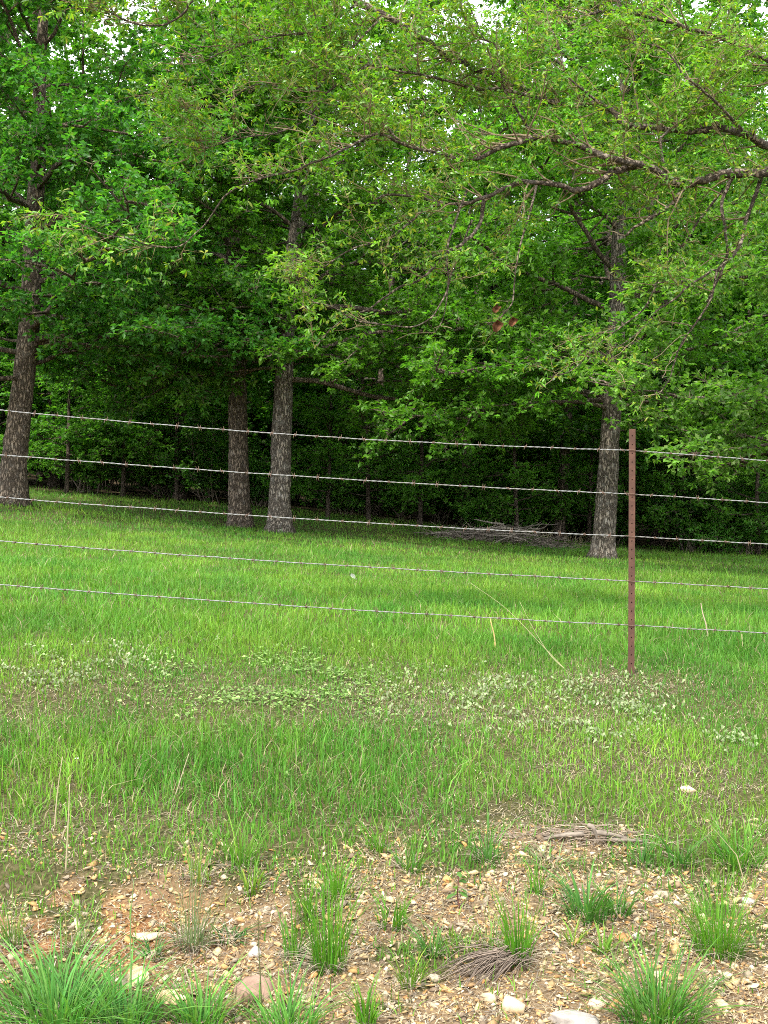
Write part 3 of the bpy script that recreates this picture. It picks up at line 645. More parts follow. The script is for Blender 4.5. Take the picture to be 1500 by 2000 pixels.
# ------------------------------------------------------------------ lawn grass
def scatter(rng, n_, y0, y1, mx):
    y = np.sqrt(rng.uniform(0, 1, n_) * (y1 ** 2 - y0 ** 2) + y0 ** 2); x = rng.uniform(-1, 1, n_) * (.352 * y + mx); return x, y
rng = np.random.default_rng(42)
def grass_colour(x, y, n_):
    g1 = fnoise(x * .55, y * .45, 101); g2 = fnoise(x * 2.4, y * 1.6, 111)
    t = np.clip((g1 * .5 + g2 * .5 - .36) * 3.2, 0, 1)[:, None]
    c = np.array([.074, .203, .025]) * (1 - t) + np.array([.15, .285, .032]) * t
    c = c * np.exp(rng.normal(0, .2, (n_, 1))); c[:, 0] *= np.exp(rng.normal(0, .12, n_))
    return c
LG = Acc()
for y0, y1, cnt, w0, h0_, seg, mx in [(3.0, 7.0, 150000, .0046, .044, 2, .9), (7.0, 11.0, 88000, .0066, .054, 2, 1.2), (11.0, 17.0, 95000, .0095, .056, 1, 1.6), (17.0, 28.5, 95000, .015, .06, 1, 2.5)]:
    x, y = scatter(rng, cnt, y0, y1, mx); z = hgt(x, y); qx, qy = proj(x, y, z)
    cl = fnoise(x * 9, y * 9, 133)
    cvr = np.where(qy > 1225, cover(qx, qy, x, y), 1.0) * np.clip(.45 + 1.2 * cl, 0, 1.1)
    edge = 1 - sstep(25.3, 27.8, y + 1.5 * (fnoise(x * .5, y * .5, 5) - .5) - .10 * np.clip(x, -10, 8)) * .93
    k = rng.random(cnt) < cvr * edge; x, y, z, qx, qy = x[k], y[k], z[k], qx[k], qy[k]; nn = len(x)
    tall = 1 + .4 * np.exp(-((qy - 1510) / 80) ** 2) * (qx < 820) + .2 * np.exp(-((qy - 1540) / 70) ** 2) + .3 * np.exp(-((qy - 1240) / 60) ** 2)
    tall = tall * np.where((qy > 1285) & (qy < 1420), .78, 1.0) * np.where(qy > 1600, .8, 1)
    h = .88 * h0_ * tall * rng.lognormal(0, .38, nn) * (.55 + .9 * fnoise(x * 1.3, y * 1.3, 151)) * np.where(rng.random(nn) < .03, 1.7, 1)
    c = grass_colour(x, y, nn) * (.8 + .5 * fnoise(x * .9, y * .8, 301))[:, None]
    dryf = .055 + .22 * np.clip(1 - cover(qx, qy, x, y), 0, 1) * (qy > 1225) + .04 * (qy > 1400)
    dr = rng.random(nn) < dryf; c[dr] = np.array([.27, .225, .13]) * np.exp(rng.normal(0, .2, (dr.sum(), 1)))
    lean = np.abs(rng.normal(.3, .42, nn)); lean[dr] += .5
    blades(LG, np.stack([x, y, z - .004], -1), rng.uniform(0, 6.28, nn), h, w0 * rng.uniform(.7, 1.3, nn), lean, c, seg, c * 1.12)
tag(LG.build('grass', M['grass']), 'bright green grass covering the lawn and verge', 'grass', None, 'stuff')

# dead thatch lying between the living grass
TH = Acc(); cnt = 84000; x, y = scatter(rng, cnt, 2.9, 6.6, .5); z = hgt(x, y); qx, qy = proj(x, y, z)
cvr = cover(qx, qy, x, y); dn = np.clip(.15 + .9 * (1 - cvr), 0, 1) * np.where(qy > 1640, .4 + .6 * fnoise(x * 3, y * 3, 7), 1) * (qy > 1225)
dn = dn * (1 + .15 * sstep(1640, 1720, qy))
k = rng.random(cnt) < dn; x, y, z = x[k], y[k], z[k]; nn = len(x)
c = np.array([.36, .295, .19]) * np.exp(rng.normal(0, .3, (nn, 1))); gr = rng.random(nn) < .35; c[gr] = np.array([.22, .19, .155]) * np.exp(rng.normal(0, .25, (gr.sum(), 1)))
blades(TH, np.stack([x, y, z + .002], -1), rng.uniform(0, 6.28, nn), rng.uniform(.006, .026, nn), rng.uniform(.0018, .004, nn), rng.uniform(1.2, 4.5, nn), c, 2)
tag(TH.build('dead_thatch', M['dry']), 'dry tan grass litter lying on the bare patches', 'litter', None, 'stuff')

# pale leafed ground cover below the fence
GC = Acc(); pts = []
for cx, cy_, rx, ry, n_, pal in [(560, 1345, 130, 38, 650, 0), (180, 1290, 130, 22, 170, 1), (1010, 1345, 170, 18, 170, 1), (1080, 1395, 160, 26, 230, 1), (1180, 1430, 70, 22, 90, 1), (1215, 1390, 60, 10, 40, 1), (860, 1360, 120, 30, 160, 1), (500, 1330, 250, 60, 170, 0), (140, 1335, 60, 14, 40, 1), (640, 1300, 160, 20, 110, 0), (1440, 1445, 40, 12, 30, 1)]:
    for _ in range(n_):
        q = P_ground(rng.normal(cx, rx * .85), rng.normal(cy_, ry * .95))
        if float(fnoise(np.array([q[0] * 4.5]), np.array([q[1] * 4.5]), 401)[0]) < .50: continue
        pts.append((*q, pal))
pts = np.array(pts); rep = 4; p = np.repeat(pts[:, :3], rep, 0); pal = np.repeat(pts[:, 3], rep); nn = len(p)
p = p + np.c_[rng.normal(0, .03, (nn, 2)), rng.uniform(.004, .03, nn)]
d = rng.normal(0, 1, (nn, 3)); d[:, 2] = np.where(pal > 0, rng.uniform(.4, 1.8, nn), rng.uniform(-.1, .7, nn))
c = np.where(pal[:, None] > 0, np.array([.24, .29, .15]), np.array([.18, .285, .08])) * np.exp(rng.normal(0, .3, (nn, 1)))
long_leaves(GC, p, d, rng.normal(0, .4, (nn, 3)) + [0, -.25, 1], .024 * rng.uniform(.5, 1.25, nn), .0125 * rng.uniform(.7, 1.25, nn), c, .15)
tag(GC.build('ground_cover', M['grass']), 'low pale silvery green leafy plants spreading below the fence', 'plants', None, 'stuff')

# ------------------------------------------------------------------ gravel and stones
def ico():
    t = (1 + 5 ** .5) / 2
    v = np.array([(-1, t, 0), (1, t, 0), (-1, -t, 0), (1, -t, 0), (0, -1, t), (0, 1, t), (0, -1, -t), (0, 1, -t), (t, 0, -1), (t, 0, 1), (-t, 0, -1), (-t, 0, 1)]) / math.sqrt(1 + t * t)
    f = np.array([(0, 11, 5), (0, 5, 1), (0, 1, 7), (0, 7, 10), (0, 10, 11), (1, 5, 9), (5, 11, 4), (11, 10, 2), (10, 7, 6), (7, 1, 8), (3, 9, 4), (3, 4, 2), (3, 2, 6), (3, 6, 8), (3, 8, 9), (4, 9, 5), (2, 4, 11), (6, 2, 10), (8, 6, 7), (9, 8, 1)])
    return v, f
IV, IF = ico()
PAL = np.array([(.50, .34, .17), (.44, .27, .12), (.55, .42, .25), (.36, .23, .12), (.62, .54, .40), (.38, .32, .25), (.48, .26, .11), (.25, .18, .12), (.46, .36, .25), (.30, .25, .20), (.40, .28, .15), (.20, .15, .11)])
OV = np.array([(1, 0, 0), (-1, 0, 0), (0, 1, 0), (0, -1, 0), (0, 0, 1), (0, 0, -1.)])
OF = np.array([(0, 2, 4), (2, 1, 4), (1, 3, 4), (3, 0, 4), (2, 0, 5), (1, 2, 5), (3, 1, 5), (0, 3, 5)])
def pebbles(acc, rng, p, size, big=False):
    V0, F0 = (IV, IF) if big else (OV, OF); nv_ = len(V0)
    k = len(p); ang = rng.uniform(0, 6.28, k); ca, sa = np.cos(ang), np.sin(ang)
    v = V0[None] * (1 + rng.uniform(-.4, .4, (k, nv_, 1))) + rng.normal(0, .18, (k, nv_, 3))
    if big: v = np.clip(v, -.75, .75)
    v = v * np.stack([rng.uniform(.8, 1.4, k), rng.uniform(.5, .95, k), rng.uniform(.22, .55, k)], -1)[:, None, :] * size[:, None, None]
    t = rng.normal(0, .3, (k, 2)); v[..., 2] += t[:, :1] * v[..., 0] + t[:, 1:] * v[..., 1]
    x_ = v[..., 0] * ca[:, None] - v[..., 1] * sa[:, None]; y_ = v[..., 0] * sa[:, None] + v[..., 1] * ca[:, None]
    v = np.stack([x_, y_, v[..., 2]], -1) + p[:, None, :]
    c = PAL[rng.integers(0, len(PAL), k)] * np.array([.84, .81, .71]) * np.exp(rng.normal(0, .2, (k, 1)))
    f = (np.arange(k)[:, None, None] * nv_ + F0[None]).reshape(-1, 3)
    acc.add(v.reshape(-1, 3), f, np.repeat(c, nv_, 0))
rng = np.random.default_rng(7)
GV = Acc(); cnt = 66000; x, y = scatter(rng, cnt, 2.75, 4.75, .5); z = hgt(x, y); qx, qy = proj(x, y, z)
cvr = cover(qx, qy, x, y); pat = fnoise(x * 4, y * 4, 88)
pr = np.clip(1.45 - 1.5 * cvr, 0, 1) * np.clip(.75 + 1.0 * pat, 0, 1) * np.where(qx < 420, .85, 1) * sstep(1590, 1670, qy) * np.where((qy > 1720) | (qx > 560), 1, .7)
k = rng.random(cnt) < pr; x, y, z = x[k], y[k], z[k]
size = np.clip(rng.lognormal(math.log(.0058), .5, len(x)), .002, .024)
pebbles(GV, rng, np.stack([x, y, z + size * .12], -1), size)
tag(GV.build('gravel', M['pebble']), 'tan and cream chert gravel strewn over the bare bank', 'gravel', None, 'stuff')

def rock(px, py, w, hpx, name, label, col, seed, flat=.6, col2=None, sub=2, group=None):
    rng = np.random.default_rng(seed); p = P_ground(px, py); s = w / F * p[1] * .42; hz = hpx / F * p[1] * .4
    import bmesh
    bm = bmesh.new(); bmesh.ops.create_icosphere(bm, subdivisions=sub, radius=1.0)
    v = np.array([q.co[:] for q in bm.verts]); f = np.array([[q.index for q in a.verts] for a in bm.faces]); bm.free()
    for _ in range(15):
        nrm_ = norm(rng.normal(0, 1, 3)); lim = rng.uniform(.42, .82); dd = v @ nrm_; v = v - np.maximum(dd - lim, 0)[:, None] * nrm_
    v = v * (1 + rng.normal(0, .045, (len(v), 1))); v = v * np.array([s * 1.45, s * 1.1, hz * 1.6])
    c = np.array(col)[None] * np.exp(rng.normal(0, .08, (len(v), 1)))
    if col2 is not None:
        m_ = (fnoise(v[:, 0] / s * 1.7 + 5, v[:, 2] / s * 1.7 + v[:, 1] / s, seed) > .52)[:, None]; c = np.where(m_, np.array(col2)[None], c)
    a = Acc(); a.add(v, f, c); o = a.build(name, M['stone'])
    o.location = (p[0], p[1], p[2] - hz * .05); o.rotation_euler = (0, 0, rng.uniform(-.5, .5)); tag(o, label, 'stone', group)
    return o
rock(1112, 1994, 100, 42, 'stone', 'white weathered stone with grey flecks at the bottom edge', (.47, .45, .41), 1, col2=(.30, .27, .24), sub=3)
rock(268, 1918, 66, 46, 'stone', 'pale cream stone on the eroded lip at lower left', (.43, .35, .245), 2, col2=(.60, .42, .24), sub=3)
rock(335, 1955, 56, 44, 'stone', 'tan angular stone below the cream stone beside the hollow', (.60, .42, .24), 3)
rock(484, 1945, 92, 80, 'stone', 'flat reddish brown slab of rock among the lower grass', (.26, .165, .12), 4, sub=3)
rock(1000, 1972, 62, 48, 'stone', 'grey brown stone left of the white stone', (.42, .34, .26), 5, col2=(.55, .42, .26))
rock(1165, 1962, 52, 28, 'stone', 'tan stone lying behind the white stone', (.52, .40, .28), 6)
rock(494, 1868, 34, 32, 'stone', 'small upright grey stone above the reddish slab', (.40, .36, .32), 7)
rock(287, 1832, 52, 20, 'stone', 'flat tan stone above the cream stone', (.56, .43, .28), 8)
rock(848, 1918, 26, 20, 'stone', 'small pale stone below the dead grass skirt', (.41, .33, .23), 9)
rock(955, 1955, 36, 26, 'stone', 'cream stone right of the dead grass skirt tip', (.42, .33, .21), 10)
rock(1244, 1831, 24, 18, 'stone', 'isolated white stone in the open gravel', (.44, .40, .33), 12)
rock(1322, 1766, 20, 16, 'stone', 'small white pebble above the open gravel', (.44, .42, .385), 13)
rock(1462, 1762, 30, 16, 'stone', 'white flat stone behind the right-hand tuft', (.42, .38, .32), 14)
rock(420, 1880, 26, 22, 'stone', 'orange pink stone left of the small grey stone', (.60, .33, .18), 15)
rock(1290, 1745, 44, 14, 'wood_chip', 'curved grey brown piece of weathered wood on the gravel', (.34, .26, .19), 16)
rock(1345, 1545, 50, 14, 'stone', 'tan stone half hidden in the grass right of the post', (.58, .45, .30), 17)
# larger pebbles that can be picked out singly
ra = np.random.default_rng(31); n_ = 0
while n_ < 90:
    px_, py_ = ra.uniform(20, 1490), ra.uniform(1660, 1995); q = P_ground(px_, py_)
    if cover(np.array([px_]), np.array([py_]), q[:1], q[1:2])[0] > .25: continue
    a = Acc(); s_ = ra.uniform(.012, .022) * (.7 + .3 * (py_ > 1800)); pebbles(a, ra, np.zeros((1, 3)), np.array([s_]), True)
    o = a.build('loose_stone', M['stone']); o.location = (q[0], q[1], q[2] + s_ * .22)
    tag(o, 'loose chip of tan or cream chert lying on the bare bank', 'stone', 'loose stones on the bare bank'); n_ += 1

# ------------------------------------------------------------------ tufts on the bank
def tuft(px, py, hpx, wpx, n_, label, col=(.10, .25, .028), bw=.005, lean=(.1, .6), dead=0, seed=0, name='grass_tuft', tip=None, cat='grass'):
    rng = np.random.default_rng(1000 + seed); q = P_ground(px, py); h = hpx / F * q[1]; w = wpx / F * q[1] * .5
    o = thing(name, label, cat, q)
    az = rng.uniform(0, 6.28, n_); n_ = int(n_ * (1.9 if py > 1990 else 1.45)); az = rng.uniform(0, 6.28, n_); r = np.sqrt(rng.random(n_)) * w * .62; p = np.stack([np.cos(az) * r, np.sin(az) * r * .8, np.zeros(n_)], -1)
    wp = p + q; p[:, 2] = hgt(wp[:, 0], wp[:, 1]) - q[2] - .006
    hh = h * (.15 + .95 * rng.random(n_) ** 1.3); ln = (rng.uniform(lean[0] * .5, lean[1] * 1.3, n_) + 1.3 * (r / (w * .62 + 1e-6)) ** 2 * rng.random(n_)) * (w / max(h, 1e-3)) ** .5; bw = bw * .85
    c = .82 * np.array(col) * np.exp(rng.normal(0, .2, (n_, 1))); c[:, 0] *= np.exp(rng.normal(0, .15, n_))
    a = Acc(); blades(a, p, az + rng.normal(0, .5, n_), hh, bw * rng.uniform(.6, 1.3, n_), ln, c, 4, c * (1.15 if tip is None else 1) if tip is None else np.repeat(np.array(tip)[None], n_, 0))
    a.build('blades', M['grass'], o)
    dead = dead + 14 + int(.25 * wpx)
    if dead:
        az = rng.uniform(0, 6.28, dead); r = np.sqrt(rng.random(dead)) * w * .5; p = np.stack([np.cos(az) * r, np.sin(az) * r * .8, np.zeros(dead)], -1)
        wp = p + q; p[:, 2] = hgt(wp[:, 0], wp[:, 1]) - q[2]
        c = np.array([.30, .25, .185]) * np.exp(rng.normal(0, .3, (dead, 1))); b_ = Acc()
        blades(b_, p, az + rng.normal(0, .6, dead), h * rng.uniform(.10, .3, dead), np.full(dead, .004), rng.uniform(.8, 2.4, dead), c, 3); b_.build('dead_blades', M['dry'], o)['kind'] = 'stuff'
    return o
FRESH = (.105, .27, .022); BLUEG = (.085, .215, .04); YEL = (.15, .27, .03)
TUFTS = [
 (1012, 1880, 160, 90, 90, 'tall narrow grass tuft above a skirt of grey dead stems', FRESH, .0048, (.05, .4), 80),
 (1405, 1862, 165, 150, 260, 'dense fine-bladed round tuft on the gravel at the right', FRESH, .003, (.1, .6), 70),
 (1290, 2000, 150, 240, 190, 'broad-bladed tuft at the bottom edge right of the white stone', (.09, .23, .035), .0062, (.2, .8), 30),
 (1145, 1795, 110, 130, 75, 'leafy broad tuft in the middle of the gravel', BLUEG, .0085, (.3, .9), 0),
 (1205, 1788, 80, 80, 40, 'smaller leafy tuft touching the right of the broad gravel tuft', BLUEG, .008, (.3, .9), 0),
 (1120, 1846, 60, 50, 22, 'short two-stemmed leafy sprout below the broad gravel tuft', YEL, .008, (.3, .8), 0),
 (1180, 1862, 55, 60, 26, 'low leafy sprout trailing right below the broad gravel tuft', YEL, .008, (.4, .9), 0),
 (1195, 1895, 34, 36, 18, 'tiny grey green rosette on bare gravel', (.16, .25, .08), .007, (.5, 1.0), 0),
 (640, 1892, 195, 120, 90, 'tall dense green tuft beside the reddish slab', FRESH, .0052, (.05, .35), 60),
 (572, 1872, 140, 60, 26, 'narrow upright tuft left of the tall dense tuft', (.11, .26, .035), .0052, (.05, .3), 10),
 (765, 1812, 90, 90, 46, 'short green tuft above the middle of the gravel', FRESH, .0055, (.15, .6), 10),
 (845, 1868, 75, 70, 36, 'small sprawling tuft left of the grey dead stems', BLUEG, .0065, (.3, .9), 0),
 (800, 1925, 75, 70, 34, 'thin weedy sprout left of the grey dead skirt', YEL, .006, (.2, .8), 20),
 (715, 2005, 110, 60, 32, 'green blades rising from the bottom edge near the centre', FRESH, .007, (.1, .5), 0),
 (110, 2010, 165, 330, 230, 'lush broad-bladed grass clump filling the lower left corner', (.105, .27, .05), .0075, (.2, .8), 20),
 (245, 2015, 150, 170, 90, 'broad-bladed clump beside the lower left corner clump', (.105, .27, .05), .0075, (.2, .8), 0),
 (390, 2015, 120, 150, 80, 'broad bright clump at the bottom below the hollow', (.11, .28, .045), .0075, (.2, .8), 0),
 (560, 2020, 130, 180, 90, 'broad bright clump at the bottom below the reddish slab', (.11, .28, .045), .007, (.2, .8), 10),
 (375, 1850, 190, 110, 60, 'wispy grey green stemmed tuft left of centre on the bank', (.17, .22, .10), .0034, (.08, .5), 50),
 (495, 1742, 60, 50, 22, 'small erect pale green sprout with wide blades', YEL, .009, (.15, .5), 0),
 (445, 1838, 40, 90, 34, 'low dark green spreading weed above the small grey stone', (.055, .15, .03), .008, (.6, 1.4), 0),
 (300, 1870, 50, 60, 30, 'low dark weed on the eroded lip', (.06, .15, .03), .007, (.5, 1.2), 10),
 (655, 1750, 100, 90, 50, 'green tuft above the tall dense tuft', FRESH, .0055, (.1, .5), 10),
 (600, 1795, 110, 60, 36, 'slim tuft between the small sprout and the tall dense tuft', (.12, .26, .03), .005, (.1, .4), 10),
 (1440, 1690, 105, 150, 110, 'wide green tuft at the right edge above the gravel', (.09, .25, .03), .0055, (.2, .7), 10),
 (1330, 1690, 80, 80, 40, 'bluish tuft left of the wide right-edge tuft', BLUEG, .007, (.3, .8), 0),
 (1255, 1690, 70, 60, 30, 'bluish curling tuft above the open gravel', BLUEG, .007, (.3, .9), 0),
 (1075, 1690, 50, 110, 46, 'pale drooping sedge tuft below the tree debris', (.21, .28, .12), .005, (.7, 1.4), 0),
 (1050, 1745, 80, 50, 26, 'thin green sprout above the tall narrow tuft', FRESH, .006, (.1, .5), 0),
 (950, 1680, 90, 90, 44, 'green tuft at the upper edge of the gravel', BLUEG, .0065, (.2, .7), 10),
 (800, 1700, 90, 90, 44, 'green tuft at the gravel edge left of centre', (.10, .24, .035), .006, (.2, .7), 10),
 (25, 1850, 130, 70, 40, 'wispy tuft at the left edge above the lush corner clump', (.13, .24, .05), .004, (.1, .6), 30),
 (150, 1860, 120, 80, 30, 'thin pale grass stems on the eroded scrape', (.19, .27, .09), .003, (.05, .5), 20),
 (470, 1690, 110, 110, 70, 'dense tuft reaching down into the left gravel', (.12, .26, .03), .005, (.1, .5), 10),
 (390, 1720, 110, 80, 40, 'feathery tuft in the left gravel', (.15, .26, .04), .004, (.1, .5), 20),
 (1385, 1930, 40, 60, 20, 'tiny sparse weed near the right edge gravel', (.14, .22, .06), .005, (.4, 1.), 0),
 (960, 1850, 90, 60, 20, 'sparse thin stems left of the tall narrow tuft', (.15, .24, .06), .0045, (.1, .5), 10),
 (740, 1660, 70, 80, 40, 'low green tuft above the gravel near the centre', FRESH, .005, (.15, .6), 6),
]
for i_, (px_, py_, h_, w_, n_, lab, c_, bw_, ln_, dd) in enumerate(TUFTS): tuft(px_, py_, h_, w_, n_, lab, c_, bw_, ln_, dd, i_)

# skirt of grey dead stems swept to the left below the tall narrow tuft
rng = np.random.default_rng(71); q = P_ground(985, 1890); o = thing('dead_grass_skirt', 'grey dead grass stems swept left below the tall narrow tuft', 'dead grass', q); a = Acc()
for k in range(120):
    st = np.array([rng.normal(.01, .03), rng.normal(0, .02), .035 + rng.normal(0, .012)])
    L_ = rng.uniform(.07, .2); az = rng.normal(3.55, .38)
    e = st + np.array([math.cos(az) * L_, math.sin(az) * L_ * .8, 0]); w_ = e + q; e[2] = float(hgt(w_[:1], w_[1:2])[0]) - q[2] + rng.uniform(.002, .014)
    mid = (st + e) / 2 + np.array([0, 0, rng.uniform(0, .025)]); col = np.array([.24, .19, .15]) * math.exp(rng.normal(0, .3))
    tube(a, catmull([st, mid, e], 3), np.linspace(.0019, .001, 7), 3, col, cap=False)
a.build('dead_stems', M['dry'], o)
# grey dead hump in the grass above the gravel
q = P_ground(1150, 1645); o = thing('dead_grass_hump', 'grey tangle of dead stems and roots with a dark hollow above the gravel', 'dead grass', q); a = Acc(); rt = Acc()
for k in range(170):
    x0 = rng.normal(0, .17); y0 = rng.normal(.02, .035); w_ = q + [x0, y0, 0]; z0 = float(hgt(w_[:1], w_[1:2])[0]) - q[2]
    az = rng.choice([0, math.pi]) + rng.normal(0, .5); L_ = rng.uniform(.04, .14); hump = .045 * math.exp(-(x0 / .15) ** 2)
    st = np.array([x0, y0, z0 + hump * rng.random()]); e = st + np.array([math.cos(az) * L_, math.sin(az) * L_ * .5, -hump * .5])
    tube(a, catmull([st, (st + e) / 2 + [0, 0, .012], e], 3), np.linspace(.002, .001, 7), 3, np.array([.28, .22, .165]) * math.exp(rng.normal(0, .3)), cap=False)
a.build('dead_stems', M['dry'], o)
for k, (x0, x1, zz) in enumerate([(.01, .16, .035), (-.02, -.2, .03), (.0, .03, .06), (.05, .2, .012)]):
    tube(rt, catmull([(x0, 0, zz), ((x0 + x1) / 2, -.015, zz * .9), (x1, -.01, .006)], 4), np.linspace(.011, .004, 9), 6, (.20, .165, .13), .1, rng)
rt.build('root', M['brush'], o)

# ------------------------------------------------------------------ single stalks, sticks and a seedling
def stalk(pts_px, Yo, w0, w1, col, name, label, cat, mat='dry', n_=5):
    """a stem whose foot stands on the ground under its lowest photograph point"""
    foot = P_ground(*pts_px[0]); pts = [foot] + [P(a_, b_, foot[1] + Yo * (i_ + 1) / len(pts_px)) for i_, (a_, b_) in enumerate(pts_px[1:])]
    c = catmull(np.array(pts) - foot, 4); a = Acc(); tube(a, c, np.linspace(w0, w1, len(c)), n_, col); o = a.build(name, M[mat]); o.location = foot
    return tag(o, label, cat)
STRAW = (.40, .34, .21)
stalk([(128, 1712), (131, 1650), (134, 1590), (136, 1532)], 0, .0032, .0016, STRAW, 'dry_stalk', 'tall pale dry stalk standing at left above the gravel', 'stalk')
stalk([(106, 1622), (110, 1570), (113, 1540), (122, 1478)], .02, .003, .0014, STRAW, 'dry_stalk', 'pale stalk forking above, left of the tallest dry stalk', 'stalk')
stalk([(117, 1742), (95, 1690), (70, 1630), (44, 1585)], .0, .0028, .0016, (.10, .16, .04), 'green_stalk', 'dark green stem slanting to the upper left at the left edge', 'stalk', 'grass')
stalk([(250, 1660), (247, 1630), (240, 1605), (235, 1600)], .0, .0026, .0016, (.14, .12, .07), 'dry_stalk', 'short dark bent stalk left of centre above the gravel', 'stalk')
stalk([(337, 1570), (347, 1540), (358, 1505), (369, 1472)], .02, .003, .0014, (.38, .34, .21), 'dry_stalk', 'pale straw leaning right in the taller grass', 'stalk')
stalk([(1108, 1312), (1060, 1262), (990, 1190), (918, 1138)], .1, .0026, .0010, (.36, .35, .18), 'green_stalk', 'long pale stem leaning left across the lowest wires', 'stalk')
stalk([(1112, 1315), (1075, 1280), (1040, 1225), (1015, 1175)], .1, .0024, .0010, (.36, .35, .18), 'green_stalk', 'shorter pale stem leaning left beside the long one', 'stalk')
stalk([(1384, 1252), (1379, 1220), (1373, 1200), (1369, 1178)], .05, .0048, .0028, (.40, .31, .23), 'dry_stick', 'short dry stick standing in the lawn right of the post', 'stick', 'brush')
stalk([(968, 1268), (965, 1240), (960, 1220), (957, 1206)], .02, .0045, .003, (.50, .36, .15), 'dry_stick', 'short yellow brown stick poking up at the lowest wire', 'stick', 'brush')
stalk([(1173, 1322), (1172, 1300), (1174, 1280), (1172, 1255)], .02, .003, .0012, (.16, .09, .06), 'dry_stalk', 'thin dark weed stalk left of the foot of the post', 'stalk', 'brush')
stalk([(300, 1898), (345, 1897), (400, 1897), (432, 1896)], .0, .0028, .0018, (.50, .42, .30), 'straw', 'straight pale straw lying across the hollow', 'stalk')
stalk([(376, 1946), (372, 1925), (366, 1905), (360, 1888)], .0, .003, .002, (.50, .42, .30), 'straw', 'pale straw leaning over the dark hollow', 'stalk')
stalk([(257, 2000), (256, 1900), (255, 1800), (262, 1716)], .0, .0022, .001, (.22, .32, .12), 'green_stalk', 'very tall thin green stem rising at lower left', 'stalk', 'grass')
stalk([(512, 1990), (508, 1900), (505, 1840), (504, 1770)], .0, .0022, .001, (.14, .15, .06), 'green_stalk', 'tall dark thin stem rising before the reddish slab', 'stalk', 'grass')
q = P_ground(898, 1778); o = thing('seedling', 'reddish stemmed seedling with few green leaves on gravel', 'seedling', q); a = Acc()
tube(a, catmull([(0, 0, 0), (-.008, 0, .05), (-.004, 0, .10), (-.012, 0, .135)], 4), np.linspace(.0028, .0015, 13), 5, (.14, .06, .05)); a.build('stem', M['brush'], o)
a = Acc(); nn = 9; pz = rng.uniform(.05, .135, nn); d = rng.normal(0, 1, (nn, 3)); d[:, 2] = rng.uniform(-.2, .6, nn)
long_leaves(a, np.stack([np.full(nn, -.008), np.zeros(nn), pz], -1), d, np.tile([0, 0, 1.], (nn, 1)) + rng.normal(0, .3, (nn, 3)), np.full(nn, .04), np.full(nn, .019), np.array([.09, .20, .04]) * np.exp(rng.normal(0, .2, (nn, 1)))); a.build('leaves', M['grass'], o)
# white flower and a pale fallen leaf
q = P_ground(150, 1500); o = thing('white_flower', 'single small white flower in the grass at left', 'flower', q); a = Acc(); tube(a, [(0, 0, 0), (0, 0, .035)], .0012, 4, (.1, .2, .04)); a.build('stem', M['grass'], o)
a = Acc(); az = np.arange(6) * 1.05; leaves(a, np.tile([0, 0, .036], (6, 1)), np.stack([np.cos(az), np.sin(az), np.full(6, .5)], -1), np.tile([0, 0, 1.], (6, 1)), np.full(6, .011), np.full(6, .009), np.tile([.8, .8, .76], (6, 1))); a.build('petals', M['dry'], o)
q = P_ground(690, 1136); a = Acc()
for dx, dz, s_, ti in [(0, .045, 1, 0), (.035, .012, .55, .4)]:
    U, V = np.meshgrid(np.linspace(0, 1, 6), np.linspace(-1, 1, 4), indexing='ij'); wd = np.sin(U * math.pi) ** .6 * .024 * s_
    v = np.stack([dx + V * wd + .03 * (U - .5) * s_, -.03 * s_ * np.abs(V) + .01 * U, dz + (.5 - U) * .055 * s_ + .012 * np.abs(V)], -1).reshape(-1, 3); ii = (np.arange(5)[:, None] * 4 + np.arange(3)[None]).ravel()
    a.add(v, np.vstack([np.stack([ii, ii + 1, ii + 5], -1), np.stack([ii, ii + 5, ii + 4], -1)]), (.72, .72, .66))
o = a.build('pale_leaf', M['dry']); o.location = q; tag(o, 'pale curled leaf caught in the lawn below the fourth wire', 'leaf')

# ------------------------------------------------------------------ brush pile at the edge of the wood
rng = np.random.default_rng(88); q = np.array([*P(985, 1050, 23.4)[:2], 0]); q[2] = float(hgt(q[:1], q[1:2])[0])
BP = thing('brush_pile', 'low grey heap of cut brushwood at the edge of the wood', 'brush pile', q)
def pile_h(x): return .26 * np.exp(-((x - .15) / .95) ** 2) + .13 * np.exp(-((x) / 1.8) ** 2)
fine = Acc()
for k in range(700):
    x0 = rng.uniform(-1.5, 1.4); y0 = rng.normal(0, .35); hz = pile_h(x0) * math.exp(-(y0 / .5) ** 2); w_ = q + [x0, y0, 0]; z0 = float(hbase(w_[:1], w_[1:2])[0]) - q[2]
    L_ = rng.uniform(.15, .6); az = rng.normal(0, .8) + rng.choice([0, math.pi]); el = rng.normal(0, .25)
    pa = limb_path(rng, (x0, y0, z0 + hz * rng.uniform(.1, 1)), az, el, L_, .02, 4, .25); pa[:, 2] = np.maximum(pa[:, 2], z0 * .9 - .02)
    tube(fine, pa, np.linspace(rng.uniform(.004, .011), .003, 5), 3, np.array([.2, .165, .135]) * math.exp(rng.normal(0, .35)), cap=False)
o = fine.build('brushwood', M['brush'], BP); o['kind'] = 'stuff'
for k in range(34):
    x0 = rng.uniform(-1.2, .9); y0 = rng.uniform(-.45, .2); w_ = q + [x0, y0, 0]; z0 = float(hbase(w_[:1], w_[1:2])[0]) - q[2]; hz = pile_h(x0)
    a = Acc(); pa = limb_path(rng, (x0, y0, z0 + hz * rng.uniform(.3, 1)), rng.normal(0, .35) + rng.choice([0, math.pi]), rng.normal(0, .1), rng.uniform(.4, 1.1), .02, 6, .16)
    tube(a, pa, np.linspace(rng.uniform(.013, .024), .008, 7), 5, np.array([.22, .19, .16]) * math.exp(rng.normal(0, .25))); a.build('branch', M['brush'], BP)
